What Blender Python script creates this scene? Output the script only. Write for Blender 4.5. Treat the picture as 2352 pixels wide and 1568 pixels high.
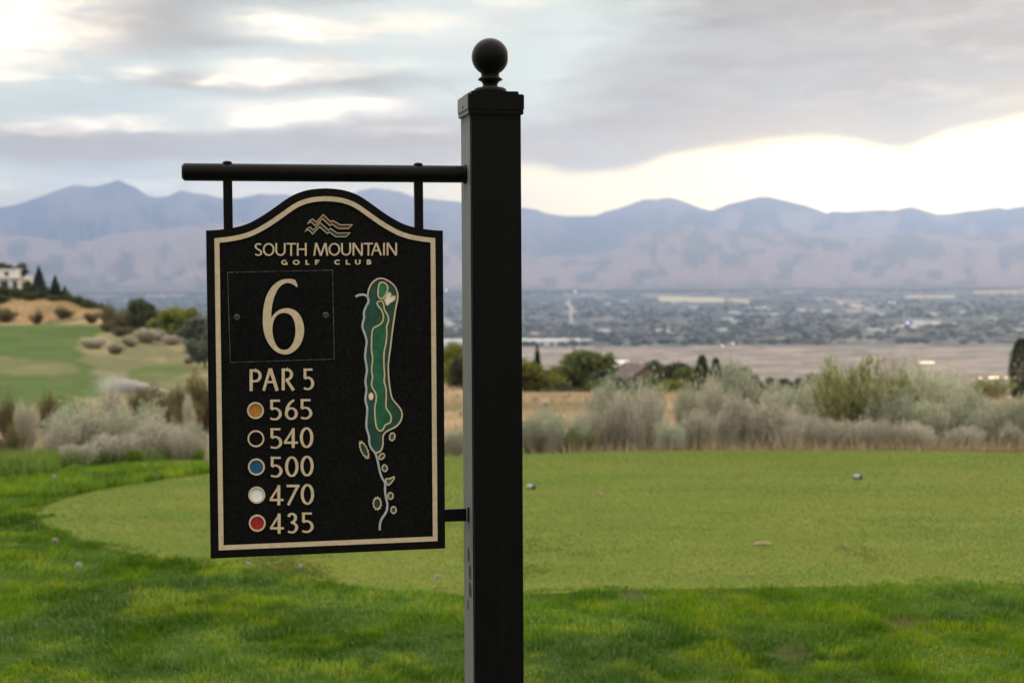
import bpy, bmesh, math, random
import numpy as np
from mathutils import Matrix, Vector, geometry

D = bpy.data
SC = bpy.context.scene
for o in list(D.objects):
    D.objects.remove(o)
COL = SC.collection
RNG = np.random.default_rng(6)
R = math.radians

# ------------------------------------------------------------------ camera
EYE = 1.6                    # eye height above the tee turf
FOC = 3593.0                 # focal length in drawing units (frame 2352 wide = 36 mm)
PITCH, ROLL = 0.0443, -0.0055
cam = D.cameras.new('camera')
camo = D.objects.new('camera', cam)
COL.objects.link(camo)
cp, sp, cr, sr = math.cos(PITCH), math.sin(PITCH), math.cos(ROLL), math.sin(ROLL)
base = [Vector((1, 0, 0)), Vector((0, -sp, -cp)), Vector((0, cp, -sp))]     # right, down, forward
right = cr * base[0] - sr * base[1]
down = sr * base[0] + cr * base[1]
fwd = base[2]
camo.matrix_world = Matrix(((right.x, -down.x, -fwd.x, 0), (right.y, -down.y, -fwd.y, 0),
                            (right.z, -down.z, -fwd.z, EYE), (0, 0, 0, 1)))
cam.sensor_width = 36
cam.lens = FOC / 2352 * 36
cam.clip_start = 0.05
cam.clip_end = 120000
cam.dof.use_dof = True
cam.dof.focus_distance = 3.06
cam.dof.aperture_fstop = 6.3
cam.dof.aperture_blades = 0
SC.camera = camo

# ------------------------------------------------------------------ sky
SUN_AZ, SUN_EL = R(21), R(6.0)            # sun to the right, low behind the cloud edge
world = D.worlds.new('World')
SC.world = world
world.use_nodes = True
nt = world.node_tree
nt.nodes.clear()


class NB:
    """small node-graph builder"""
    def __init__(self, tree):
        self.t = tree

    def new(self, kind, **kw):
        n = self.t.nodes.new(kind)
        for k, v in kw.items():
            setattr(n, k, v)
        return n

    def put(self, sock, v):
        if isinstance(v, bpy.types.NodeSocket):
            self.t.links.new(v, sock)
        else:
            sock.default_value = v

    def m(self, op, a, b=None, c=None, clamp=False):
        n = self.new('ShaderNodeMath', operation=op)
        n.use_clamp = clamp
        self.put(n.inputs[0], a)
        if b is not None:
            self.put(n.inputs[1], b)
        if c is not None:
            self.put(n.inputs[2], c)
        return n.outputs[0]

    def mix(self, f, a, b, blend='MIX'):
        n = self.new('ShaderNodeMix', data_type='RGBA', blend_type=blend)
        n.clamp_factor = True
        self.put(n.inputs[0], f)
        self.put(n.inputs[6], a if isinstance(a, bpy.types.NodeSocket) else (*a, 1))
        self.put(n.inputs[7], b if isinstance(b, bpy.types.NodeSocket) else (*b, 1))
        return n.outputs[2]

    def ss(self, x, lo, hi, to0=0.0, to1=1.0):
        n = self.new('ShaderNodeMapRange', interpolation_type='SMOOTHSTEP')
        self.put(n.inputs[0], x)
        n.inputs[1].default_value = lo
        n.inputs[2].default_value = hi
        n.inputs[3].default_value = to0
        n.inputs[4].default_value = to1
        return n.outputs[0]

    def noise(self, vec, scale, detail=4, rough=0.55, out=0, dist=0.0):
        n = self.new('ShaderNodeTexNoise')
        if vec is not None:
            self.put(n.inputs['Vector'], vec)
        n.inputs['Scale'].default_value = scale
        n.inputs['Detail'].default_value = detail
        n.inputs['Roughness'].default_value = rough
        n.inputs['Distortion'].default_value = dist
        return n.outputs[out]

    def curve(self, x, pts, lo, hi):
        """y = piecewise smooth curve; pts in (x, y) with y in 0..1"""
        n = self.new('ShaderNodeFloatCurve')
        mr = self.new('ShaderNodeMapRange')
        self.put(mr.inputs[0], x)
        mr.inputs[1].default_value = lo
        mr.inputs[2].default_value = hi
        self.t.links.new(mr.outputs[0], n.inputs[1])
        cv = n.mapping.curves[0]
        pts = [((a - lo) / (hi - lo), b) for a, b in pts]
        cv.points[0].location = pts[0]
        cv.points[1].location = pts[-1]
        for q in pts[1:-1]:
            cv.points.new(*q)
        n.mapping.update()
        return n.outputs[0]


w = NB(nt)
tc = w.new('ShaderNodeTexCoord').outputs['Generated']
sep = w.new('ShaderNodeSeparateXYZ')
w.put(sep.inputs[0], tc)
AZ = w.m('ARCTAN2', sep.outputs[0], sep.outputs[1])
EL = w.m('ARCSINE', sep.outputs[2])
# clouds are flattened towards the horizon: stretch the noise sideways
mp = w.new('ShaderNodeMapping')
mp.inputs['Scale'].default_value = (1.0, 1.0, 4.6)
mp.inputs['Rotation'].default_value = (0, R(3), 0)
w.put(mp.inputs[0], tc)
nz1 = w.noise(mp.outputs[0], 5.5, 4, 0.58)
nz2 = w.noise(mp.outputs[0], 15.0, 3, 0.6)
nz3 = w.noise(mp.outputs[0], 2.2, 1, 0.5)
nz4 = w.noise(mp.outputs[0], 34.0, 3, 0.6)
n1 = w.m('SUBTRACT', nz1, 0.5)
n2 = w.m('SUBTRACT', nz2, 0.5)
WA = w.m('ADD', AZ, w.m('ADD', w.m('MULTIPLY', n1, 0.05), w.m('MULTIPLY', n2, 0.02)))
WE = w.m('ADD', EL, w.m('ADD', w.m('MULTIPLY', n2, 0.016), w.m('MULTIPLY', n1, 0.018)))


def ax(xv):
    return math.atan((xv - 1176) / FOC)


def ey(yv):
    return math.atan((625 - yv) / FOC)


WV = w.new('ShaderNodeCombineXYZ')
w.put(WV.inputs[0], WA)
w.put(WV.inputs[1], WE)
WV = WV.outputs[0]


def blob(xv, yv, wx, wy, amp, rot=0.0):
    """a soft cloud patch at one compass direction and height"""
    return (xv, yv, wx, wy, amp)


def total(lst):
    acc = None
    for q in lst:
        if isinstance(q, tuple):
            xv_, yv_, wx, wy, amp = q
            n = w.new('ShaderNodeVectorMath', operation='MULTIPLY_ADD')
            w.put(n.inputs[0], WV)
            n.inputs[1].default_value = (FOC / wx, FOC / wy, 0)
            n.inputs[2].default_value = (-ax(xv_) * FOC / wx, -ey(yv_) * FOC / wy, 0)
            d = w.new('ShaderNodeVectorMath', operation='DOT_PRODUCT')
            w.put(d.inputs[0], n.outputs[0])
            w.put(d.inputs[1], n.outputs[0])
            e = w.m('POWER', math.exp(-1), d.outputs['Value'])
            acc = w.m('MULTIPLY_ADD', e, amp, 0.0 if acc is None else acc)
        else:
            acc = q if acc is None else w.m('ADD', acc, q)
    return acc


sky = w.new('ShaderNodeTexSky', sky_type='NISHITA')
sky.sun_disc = False
sky.sun_elevation = SUN_EL
sky.sun_rotation = SUN_AZ
sky.altitude = 1500
sky.air_density = 1.0
sky.dust_density = 1.5

deck = w.ss(w.m('ADD', WA, w.m('MULTIPLY', EL, -0.9)), ax(760), ax(1180))        # overcast from here to the north
deckb = w.m('MULTIPLY', w.ss(WE, ey(395), ey(345)), w.ss(WE, ey(270), ey(330)))    # low bank on the left
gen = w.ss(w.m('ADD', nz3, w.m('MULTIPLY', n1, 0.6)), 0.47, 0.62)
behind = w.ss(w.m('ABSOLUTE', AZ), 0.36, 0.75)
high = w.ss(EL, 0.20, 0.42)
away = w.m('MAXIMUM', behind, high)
greys = total([w.m('MULTIPLY', deck, 1.0), w.m('MULTIPLY', deckb, 0.95),
               blob(290, 78, 190, 62, 0.95), blob(520, 20, 260, 50, 0.55), blob(430, 186, 85, 15, 0.8),
               blob(700, 192, 290, 20, 0.95), blob(730, 146, 75, 10, 0.8), blob(800, 72, 100, 14, 0.7),
               blob(560, 120, 160, 22, 0.35), blob(900, 310, 260, 55, 0.7), blob(300, 330, 380, 40, 0.6),
               w.m('MULTIPLY', n2, 1.0), w.m('MULTIPLY', w.m('SUBTRACT', nz4, 0.5), 0.7), w.m('MULTIPLY', w.m('MULTIPLY', gen, away), 0.8)])
greys = w.m('MULTIPLY', greys, 1.0, clamp=True)
whites = total([blob(-40, 20, 240, 120, 1.5), blob(-30, 110, 170, 70, 0.8), blob(600, 52, 110, 17, 1.0, -0.06), blob(690, 75, 120, 20, 0.9),
                blob(640, 160, 130, 28, 1.1), blob(540, 172, 60, 14, 0.5), blob(350, 172, 60, 15, 0.9), blob(30, 184, 80, 9, 0.9),
                blob(200, 196, 40, 7, 0.5), blob(690, 252, 200, 24, 1.25, 0.03), blob(800, 238, 90, 14, 0.6),
                blob(270, 282, 150, 13, 1.1), blob(50, 302, 120, 12, 0.9), blob(930, 70, 160, 36, 0.6),
                blob(1130, -10, 120, 30, 0.8), blob(900, 160, 120, 20, 0.4),
                blob(980, 300, 160, 12, 0.3), blob(-10, 425, 150, 30, 1.0), blob(560, 440, 230, 24, 1.1), blob(330, 425, 120, 14, 0.6),
                w.m('MULTIPLY', w.m('MULTIPLY', w.m('SUBTRACT', 1.0, gen), away), 1.0)])  # white cloud outside the view, strengthened to brighten the foreground
whites = w.m('MULTIPLY', whites, w.m('ADD', 0.76, w.m('ADD', w.m('MULTIPLY', n2, 2.2), w.m('MULTIPLY', w.m('SUBTRACT', nz4, 0.5), 2.0))))
whites = w.m('MULTIPLY', whites, 1.0, clamp=True)

# lit gap under the cloud deck along the western horizon, widest towards the sun
edge_pts = [(-1400, 470), (-300, 440), (0, 430), (300, 440), (700, 425), (1000, 415), (1200, 384), (1330, 398), (1420, 392), (1600, 352),
            (1750, 336), (1880, 328), (1990, 340), (2070, 353), (2120, 338), (2200, 314), (2352, 288), (2900, 260), (3800, 420), (4600, 520)]
eh = w.curve(AZ, [(ax(a), (ey(b)) / 0.2) for a, b in edge_pts], -0.75, 0.78)
under = w.m('SUBTRACT', w.m('MULTIPLY', eh, 0.2), w.m('ADD', EL, w.m('ADD', w.m('MULTIPLY', n2, 0.008), w.m('MULTIPLY', n1, 0.006))))
gap = w.ss(under, -0.0045, 0.0075)
rim = w.ss(under, -0.034, 0.002)
amp_pts = [(-1400, 0.30), (0, 0.36), (300, 0.26), (700, 0.42), (1060, 0.52), (1300, 0.58), (1700, 0.74), (2352, 1.0), (3000, 1.0), (3800, 0.55), (4600, 0.3)]
gam = w.curve(AZ, [(ax(a), b) for a, b in amp_pts], -0.75, 0.78)

# colours (linear); scaled by 1/strength below
K = 10.0
veil = tuple(K * c for c in (0.74, 0.78, 0.65))
grey = tuple(K * c for c in (0.33, 0.265, 0.195))
warm = tuple(K * c for c in (0.61, 0.415, 0.20))
white = tuple(K * c for c in (1.50, 1.27, 0.93))
hot = tuple(K * c for c in (3.4, 2.5, 1.0))
cream = tuple(K * c for c in (1.12, 0.88, 0.44))
thin = w.mix(0.30, veil, sky.outputs[0])
low = w.ss(EL, ey(60), ey(420))
right_side = w.ss(AZ, ax(1500), ax(2500))
greyc = w.mix(w.m('ADD', w.m('MULTIPLY', low, 0.75), w.m('MULTIPLY', right_side, 0.4), clamp=True), grey, warm)
greyc = w.mix(w.ss(w.m('ADD', nz1, w.m('MULTIPLY', n2, 0.5)), 0.34, 0.68), greyc, w.mix(0.36, greyc, veil))
mp2 = w.new('ShaderNodeMapping')
mp2.inputs['Scale'].default_value = (1.3, 1.3, 12.0)
mp2.inputs['Rotation'].default_value = (0, R(7), 0)
w.put(mp2.inputs[0], tc)
band = w.ss(w.noise(mp2.outputs[0], 4.2, 3, 0.55), 0.34, 0.66)
greyc = w.mix(w.m('MULTIPLY', band, 0.55), greyc, tuple(K * c_ for c_ in (0.50, 0.42, 0.31)))
c = w.mix(greys, thin, greyc)
c = w.mix(whites, c, white)
c = w.mix(w.m('MULTIPLY', rim, w.m('MULTIPLY', gam, 0.48)), c, cream)
glow = w.mix(w.ss(gam, 0.35, 0.9), cream, hot)
c = w.mix(w.m('MULTIPLY', gap, w.ss(gam, 0.1, 0.55)), c, glow)
# unseen upper sky brightened towards the zenith, overcast-like, to light the foreground
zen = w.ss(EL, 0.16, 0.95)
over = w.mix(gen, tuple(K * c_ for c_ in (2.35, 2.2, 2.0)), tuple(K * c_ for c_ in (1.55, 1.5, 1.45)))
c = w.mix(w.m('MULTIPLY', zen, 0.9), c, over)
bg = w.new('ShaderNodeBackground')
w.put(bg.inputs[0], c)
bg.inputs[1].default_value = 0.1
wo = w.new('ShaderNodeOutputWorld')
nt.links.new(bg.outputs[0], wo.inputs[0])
world.cycles.sampling_method = 'MANUAL'
world.cycles.sample_map_resolution = 512

sun = D.lights.new('sun', 'SUN')
sun.energy = 1.5
sun.angle = R(12)
sun.color = (1.0, 0.68, 0.40)
suno = D.objects.new('sun', sun)
COL.objects.link(suno)
sdir = Vector((math.sin(SUN_AZ) * math.cos(SUN_EL), math.cos(SUN_AZ) * math.cos(SUN_EL), math.sin(SUN_EL)))
suno.rotation_euler = sdir.to_track_quat('Z', 'Y').to_euler()
suno.location = (0, 0, 30)

SC.view_settings.view_transform = 'Standard'
SC.view_settings.look = 'None'
SC.view_settings.gamma = 1
SC.view_settings.exposure = 0.25
SC.view_settings.use_curve_mapping = False
SC.cycles.use_denoising = True
SC.cycles.max_bounces = 5
SC.cycles.diffuse_bounces = 3
SC.cycles.glossy_bounces = 3
SC.cycles.transmission_bounces = 4
SC.cycles.volume_bounces = 1
SC.cycles.transparent_max_bounces = 8


# ------------------------------------------------------------------ helpers
def tag(o, label=None, cat=None, group=None, kind=None):
    if label:
        o['label'] = label
    if cat:
        o['category'] = cat
    if group:
        o['group'] = group
    if kind:
        o['kind'] = kind
    return o


def link(o, parent=None):
    COL.objects.link(o)
    if parent is not None:
        o.parent = parent
    return o


def mk(name, verts, faces, mats, parent=None, smooth=False, fmat=None):
    me = D.meshes.new(name)
    me.from_pydata([tuple(v) for v in verts], [], faces)
    for m_ in (mats if isinstance(mats, (list, tuple)) else [mats]):
        me.materials.append(m_)
    if fmat is not None:
        me.polygons.foreach_set('material_index', np.array(fmat, dtype=np.int32))
    if smooth:
        me.polygons.foreach_set('use_smooth', np.ones(len(me.polygons), dtype=bool))
    me.update()
    return link(D.objects.new(name, me), parent)


def mk_np(name, V, F, mat, parent=None, color=None, smooth=False, do_link=True):
    """numpy mesh: V (n,3), F (m,k) all faces of one size; color (n,3) stored as point colour 'tone'"""
    me = D.meshes.new(name)
    n, m_, k = len(V), len(F), F.shape[1]
    me.vertices.add(n)
    me.vertices.foreach_set('co', np.ascontiguousarray(V, dtype=np.float32).ravel())
    me.loops.add(m_ * k)
    me.loops.foreach_set('vertex_index', np.ascontiguousarray(F, dtype=np.int32).ravel())
    me.polygons.add(m_)
    me.polygons.foreach_set('loop_start', np.arange(0, m_ * k, k, dtype=np.int32))
    if smooth:
        me.polygons.foreach_set('use_smooth', np.ones(m_, dtype=bool))
    me.materials.append(mat)
    if color is not None:
        at = me.attributes.new('tone', 'FLOAT_COLOR', 'POINT')
        c4 = np.ones((n, 4), dtype=np.float32)
        c4[:, :3] = color
        at.data.foreach_set('color', c4.ravel())
    me.update(calc_edges=True)
    o = D.objects.new(name, me)
    return link(o, parent) if do_link else o


def empty(name, loc, rz=0.0, parent=None):
    o = D.objects.new(name, None)
    o.empty_display_size = 0.2
    o.location = loc
    o.rotation_euler = (0, 0, rz)
    return link(o, parent)


def copy_tree(o, parent=None):
    c_ = o.copy()
    link(c_, parent)
    for ch in o.children:
        copy_tree(ch, c_)
    return c_


# lattice noise in numpy
_perm = np.random.default_rng(11).random((256, 256))


def vnoise(x, y):
    xi, yi = np.floor(x).astype(int), np.floor(y).astype(int)
    fx, fy = x - xi, y - yi
    fx, fy = fx * fx * (3 - 2 * fx), fy * fy * (3 - 2 * fy)
    g = lambda a, b: _perm[a & 255, b & 255]
    return (g(xi, yi) * (1 - fx) + g(xi + 1, yi) * fx) * (1 - fy) + (g(xi, yi + 1) * (1 - fx) + g(xi + 1, yi + 1) * fx) * fy


def fbm(x, y, oct=4, gain=0.5):
    x, y = np.asarray(x, float), np.asarray(y, float)
    s, a, t = 0.0, 1.0, 0.0
    for i in range(oct):
        s = s + a * vnoise(x + 17.3 * i, y - 9.1 * i)
        t += a
        a *= gain
        x, y = x * 2.03, y * 2.03
    return s / t


def sstep(x, lo, hi):
    t = np.clip((x - lo) / (hi - lo), 0, 1)
    return t * t * (3 - 2 * t)


# ------------------------------------------------------------------ materials
MATS = {}


def mat(name, col=(0.5, 0.5, 0.5), rough=0.6, spec=0.5, metal=0.0, vary=0.0, vscale=8.0, bump=0.0, bscale=60.0,
        attr=False, translucent=0.0, objvary=0.0, emit=None, detail=4, bdist=0.0003, specks=0.0):
    if name in MATS:
        return MATS[name]
    m_ = D.materials.new(name)
    m_.use_nodes = True
    b = NB(m_.node_tree)
    P = m_.node_tree.nodes['Principled BSDF']
    P.inputs['Roughness'].default_value = rough
    P.inputs['Specular IOR Level'].default_value = spec
    P.inputs['Metallic'].default_value = metal
    co = b.new('ShaderNodeTexCoord').outputs['Object']
    if attr:
        a = b.new('ShaderNodeAttribute')
        a.attribute_name = 'tone'
        colr = a.outputs['Color']
    else:
        colr = b.new('ShaderNodeRGB')
        colr.outputs[0].default_value = (*col, 1)
        colr = colr.outputs[0]
    if vary:
        f = b.noise(co, vscale, detail, 0.6)
        f = b.ss(f, 0.3, 0.7, 1 - vary, 1 + vary)
        n = b.new('ShaderNodeVectorMath', operation='SCALE')
        b.put(n.inputs[0], colr)
        b.put(n.inputs['Scale'], f)
        colr = n.outputs[0]
    if objvary:
        oi = b.new('ShaderNodeObjectInfo')
        f = b.ss(oi.outputs['Random'], 0, 1, 1 - objvary, 1 + objvary)
        n = b.new('ShaderNodeVectorMath', operation='SCALE')
        b.put(n.inputs[0], colr)
        b.put(n.inputs['Scale'], f)
        colr = n.outputs[0]
    if specks:        # dust grains caught in the texture
        colr = b.mix(b.ss(b.noise(co, 620, 2, .5), .60, .72), colr, (specks, specks, specks))
    b.put(P.inputs['Base Color'], colr)
    if bump:
        bn = b.new('ShaderNodeBump')
        bn.inputs['Strength'].default_value = bump
        bn.inputs['Distance'].default_value = bdist
        b.put(bn.inputs['Height'], b.noise(co, bscale, 3, 0.6))
        b.put(P.inputs['Normal'], bn.outputs[0])
    if emit:
        P.inputs['Emission Color'].default_value = (*emit[:3], 1)
        P.inputs['Emission Strength'].default_value = emit[3]
    if translucent:
        tr = b.new('ShaderNodeBsdfTranslucent')
        b.put(tr.inputs[0], colr)
        mx = b.new('ShaderNodeMixShader')
        mx.inputs[0].default_value = translucent
        out = m_.node_tree.nodes['Material Output']
        m_.node_tree.links.new(P.outputs[0], mx.inputs[1])
        m_.node_tree.links.new(tr.outputs[0], mx.inputs[2])
        m_.node_tree.links.new(mx.outputs[0], out.inputs[0])
    MATS[name] = m_
    return m_


# ------------------------------------------------------------------ terrain
def Zy(r, y):
    return EYE - r * (y - 625.0) / FOC


FAR = [(600, -44), (1200, -81), (2000, -117), (3500, -166.9), (6000, -199), (10000, -198), (16000, -172), (22000, -121), (40000, -60)]
near0 = [(0, 0), (12.6, 0), (13.4, -0.05)]
COLS = [
    (-3000, near0 + [(16, -.5), (25, -1.8), (45, -3.4), (75, -4.5), (150, -6.2), (250, -5.0), (320, -1.0), (420, 6.0), (520, 8), (700, -8), (1100, -60)] + FAR[2:]),
    (0, near0 + [(16, -.5), (25, -1.8), (45, Zy(45, 1000)), (60, Zy(60, 945)), (75, Zy(75, 905)), (100, Zy(100, 872)), (150, Zy(150, 825)), (200, Zy(200, 783)),
                 (268, Zy(268, 738)), (290, Zy(290, 722)), (320, Zy(320, 690)), (345, Zy(345, 661)), (370, -1.6), (420, -7)] + FAR),
    (75, near0 + [(16, -.5), (25, -1.8), (45, Zy(45, 1000)), (60, Zy(60, 945)), (75, Zy(75, 905)), (100, Zy(100, 872)), (150, Zy(150, 825)), (200, Zy(200, 785)),
                  (268, Zy(268, 739)), (295, Zy(295, 715)), (320, Zy(320, 688)), (345, Zy(345, 668)), (370, -3.4), (420, -9)] + FAR),
    (150, near0 + [(16, -.5), (25, -1.8), (45, Zy(45, 1000)), (60, Zy(60, 945)), (75, Zy(75, 905)), (100, Zy(100, 872)), (150, Zy(150, 827)), (200, Zy(200, 787)),
                   (262, Zy(262, 740)), (300, Zy(300, 707)), (322, Zy(322, 690)), (345, -6.0), (420, -16)] + FAR),
    (225, near0 + [(16, -.5), (25, -1.8), (45, Zy(45, 1000)), (60, Zy(60, 945)), (75, Zy(75, 905)), (100, Zy(100, 872)), (150, Zy(150, 830)), (200, Zy(200, 790)),
                   (250, Zy(250, 745)), (280, Zy(280, 722)), (300, Zy(300, 708)), (320, -7), (420, -20)] + FAR),
    (300, near0 + [(16, -.5), (25, -1.8), (45, Zy(45, 1000)), (60, Zy(60, 945)), (75, Zy(75, 908)), (100, Zy(100, 878)), (150, Zy(150, 838)), (200, Zy(200, 798)),
                   (235, Zy(235, 762)), (265, Zy(265, 748)), (290, -9), (420, -24)] + FAR),
    (475, near0 + [(16, -.5), (25, -1.8), (45, Zy(45, 990)), (60, Zy(60, 940)), (75, Zy(75, 912)), (100, Zy(100, 885)), (150, Zy(150, 842)), (200, Zy(200, 800)),
                   (230, Zy(230, 788)), (260, -11.5), (420, -28)] + FAR),
    (1000, near0 + [(16, -.35), (25, -1.5), (45, Zy(45, 965)), (75, Zy(75, 920)), (100, Zy(100, 892)), (125, -8.2), (250, -20)] + FAR),
    (1250, near0 + [(16, -.3), (25, -1.4), (45, Zy(45, 958)), (75, Zy(75, 925)), (100, Zy(100, 903)), (120, -8.4), (250, -21)] + FAR),
    (2352, near0 + [(16, -.3), (25, -1.4), (45, Zy(45, 965)), (75, Zy(75, 935)), (100, Zy(100, 925)), (130, -10), (250, -22)] + FAR),
    (5200, near0 + [(16, -.3), (25, -1.2), (45, -2.6), (75, -4.5), (100, -6), (130, -9), (250, -18)] + FAR),
]
_rk = np.unique(np.concatenate([[p_[0] for p_ in c_[1]] for c_ in COLS]))
_tab = np.array([np.interp(_rk, [p_[0] for p_ in c_[1]], [p_[1] for p_ in c_[1]]) for c_ in COLS])
_cx = np.array([c_[0] for c_ in COLS], float)


def terrain(x, y):
    """height of the land at world x, y (camera looks along +y)"""
    x, y = np.asarray(x, float), np.asarray(y, float)
    rho = np.hypot(x, y)
    a = np.abs(np.arctan2(x, y))
    r = np.where(a < R(55), y, rho * math.cos(R(55)))
    t = np.where(a < R(55), x / np.maximum(y, 1e-6), np.sign(x) * math.tan(R(55)))
    xv = np.clip(1176 + FOC * t, _cx[0], _cx[-1])
    i = np.clip(np.searchsorted(_cx, xv) - 1, 0, len(_cx) - 2)
    f = (xv - _cx[i]) / (_cx[i + 1] - _cx[i])
    f = f * f * (3 - 2 * f)
    k = np.clip(np.searchsorted(_rk, r) - 1, 0, len(_rk) - 2)
    g = np.clip((r - _rk[k]) / (_rk[k + 1] - _rk[k]), 0, 1)
    z0 = _tab[i, k] * (1 - g) + _tab[i, k + 1] * g
    z1 = _tab[i + 1, k] * (1 - g) + _tab[i + 1, k + 1] * g
    z = z0 * (1 - f) + z1 * f
    back = sstep(a, R(60), R(100))
    z = z * (1 - back) + back * np.where(rho < 40, 0, -(rho - 40) * 0.01).clip(-200, 0)
    amp = np.interp(rho, [0, 14, 20, 60, 200, 400, 3000, 20000], [0, 0, .08, .25, .5, .6, 3.0, 12])
    sc = np.interp(rho, [0, 20, 100, 400, 3000], [1.2, 2.0, 9, 25, 250])
    q = np.round(np.log2(sc))          # one noise scale per octave of distance keeps it stable
    z = z + amp * (fbm(x / 2.0 ** q, y / 2.0 ** q, 3) - 0.5)
    return z


def tz(x, y):
    return float(terrain(np.array([x]), np.array([y]))[0])


def at(xv, r):
    """world x, y of a spot at forward distance r along the bearing xv"""
    return (xv - 1176) / FOC * r, r


# ground sheet: rings round the viewpoint, fine inside the view, coarse elsewhere
azs = np.concatenate([np.linspace(-180, -60, 25)[:-1], np.linspace(-60, -24, 40)[:-1], np.linspace(-24, 24, 520)[:-1], np.linspace(24, 60, 40)[:-1], np.linspace(60, 180, 25)])
rr = np.concatenate([[0.0], np.geomspace(0.8, 3.5, 8)[:-1], np.geomspace(3.5, 34000, 430)])
A, RR = np.meshgrid(np.radians(azs), rr)
GX, GY = RR * np.sin(A), RR * np.cos(A)
GZ = terrain(GX, GY)
yv = 625 + (EYE - GZ) * FOC / np.maximum(GY, 0.5)
xv = 1176 + FOC * GX / np.maximum(GY, 0.5)
front = (np.abs(A) < R(50))
c_rough = np.array([.036, .066, .008])
c_gold = np.array([.325, .238, .135])
c_soil = np.array([.26, .17, .10])
c_fair = np.array([.055, .092, .018])
c_olive = np.array([.108, .108, .050])
c_beige = np.array([.205, .175, .155])
c_city = np.array([.050, .066, .062])
c_slope = np.array([.20, .165, .14])
nA = fbm(GX / 2.3, GY / 2.3, 4)
nB = fbm(GX / 11 + 5, GY / 16, 4)
nC = fbm(xv / 40, yv / 9 + 3, 4)
nD = fbm(xv / 90 + 9, yv / 5, 3)


def lerp(a, b, t):
    return a + (b - a) * t[..., None]


C = np.broadcast_to(c_rough, GX.shape + (3,)).copy() * (0.8 + 0.4 * nA[..., None])
dry = lerp(np.broadcast_to(c_gold, C.shape), np.broadcast_to(c_soil, C.shape), sstep(nA, .45, .75))
dry = lerp(dry, np.broadcast_to(c_olive, C.shape), sstep(nB, .50, .70))
C = lerp(C, dry, sstep(RR, 13.6, 14.6) * front)
# fairways on the left slope
edge_x = 232 + 60 * (fbm(yv / 30, yv * 0 + 2, 2) - .5) * 2 - .25 * np.clip(yv - 800, 0, 200)
fm = sstep(edge_x - xv + 26 * (nC - .5), -14, 22) * sstep(yv + 8 * (nD - .5), 737, 743)
fm2 = 1 - .5 * sstep(1.15 - ((xv - 30) / 170) ** 2 - ((yv - 832 - .05 * xv) / 24) ** 2 + .9 * (nC - .5), .3, .8)
fm3 = sstep(1.35 - ((xv - 365) / 95) ** 2 - ((yv - 850 + 0.10 * (xv - 365)) / 22) ** 2 + .3 * (nC - .5), .3, .9)
fm4 = sstep(1.3 - ((xv - 110) / 230) ** 2 - ((yv - 890) / 22) ** 2 + .5 * (nC - .5), .3, .7)
fmask = np.clip(np.maximum.reduce([fm * fm2, fm3 * .9, fm4]), 0, 1) * sstep(RR, 55, 62) * (RR < 300) * front * (xv < 700)
fcol = c_fair * (0.80 + 0.5 * nD[..., None])
fcol = lerp(fcol, np.broadcast_to(c_olive, C.shape), sstep(fbm(xv / 70 + 3, yv / 12, 4), .50, .74) * .40)
C = lerp(C, fcol, fmask)
hill = (RR > 55) & (RR < 300) & (xv < 600) & front
C = np.where(hill[..., None], lerp(C, np.broadcast_to(c_olive * 1.15, C.shape), (.55 + .45 * sstep(nC, .38, .62)) * (1 - fmask) * (yv > 742)), C)
# terrace, then the valley floor
bt = sstep(RR, 330, 700) * front
beige = c_beige * (0.5 + 1.0 * nD[..., None]) * (0.7 + .6 * fbm(xv / 18, yv / 2.2, 3)[..., None])
beige = lerp(beige, np.broadcast_to(np.array([.11, .105, .085]), C.shape), sstep(fbm(xv / 60, yv / 3.5, 4), .50, .72))
C = lerp(C, beige, bt)
ct = sstep(RR, 3300, 3700) * front
city = c_city * (0.7 + 0.7 * nC[..., None])
city = lerp(city, np.broadcast_to(np.array([.20, .18, .165]), C.shape), sstep(fbm(xv / 60, yv / 3.0, 3), .56, .74) * .8)
C = lerp(C, city, ct)
C = lerp(C, np.broadcast_to(c_slope, C.shape) * (0.8 + .4 * nC[..., None]), sstep(RR, 12500, 16500) * front)


STREAKS = []


def streak(x0, y0, x1, y1, hw, col, k=1.0):
    """a pale field or road lying on the valley floor"""
    global C
    STREAKS.append((x0, y0, x1, y1, hw))
    t = np.clip((xv - x0) / (x1 - x0), 0, 1) if abs(x1 - x0) > abs(y1 - y0) else np.clip((yv - y0) / (y1 - y0), 0, 1)
    cy_, cx_ = y0 + t * (y1 - y0), x0 + t * (x1 - x0)
    if abs(x1 - x0) > abs(y1 - y0):
        d = np.abs(yv - cy_) / hw + np.maximum(0, np.maximum(x0 - xv, xv - x1)) / 8
    else:
        d = np.abs(xv - cx_) / hw + np.maximum(0, np.maximum(y0 - yv, yv - y1)) / 3
    d = d + .5 * (nC - .5)
    C = lerp(C, np.broadcast_to(np.array(col), C.shape), sstep(-d, -1.15, -.75) * k * front * (RR > 3000))


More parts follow.
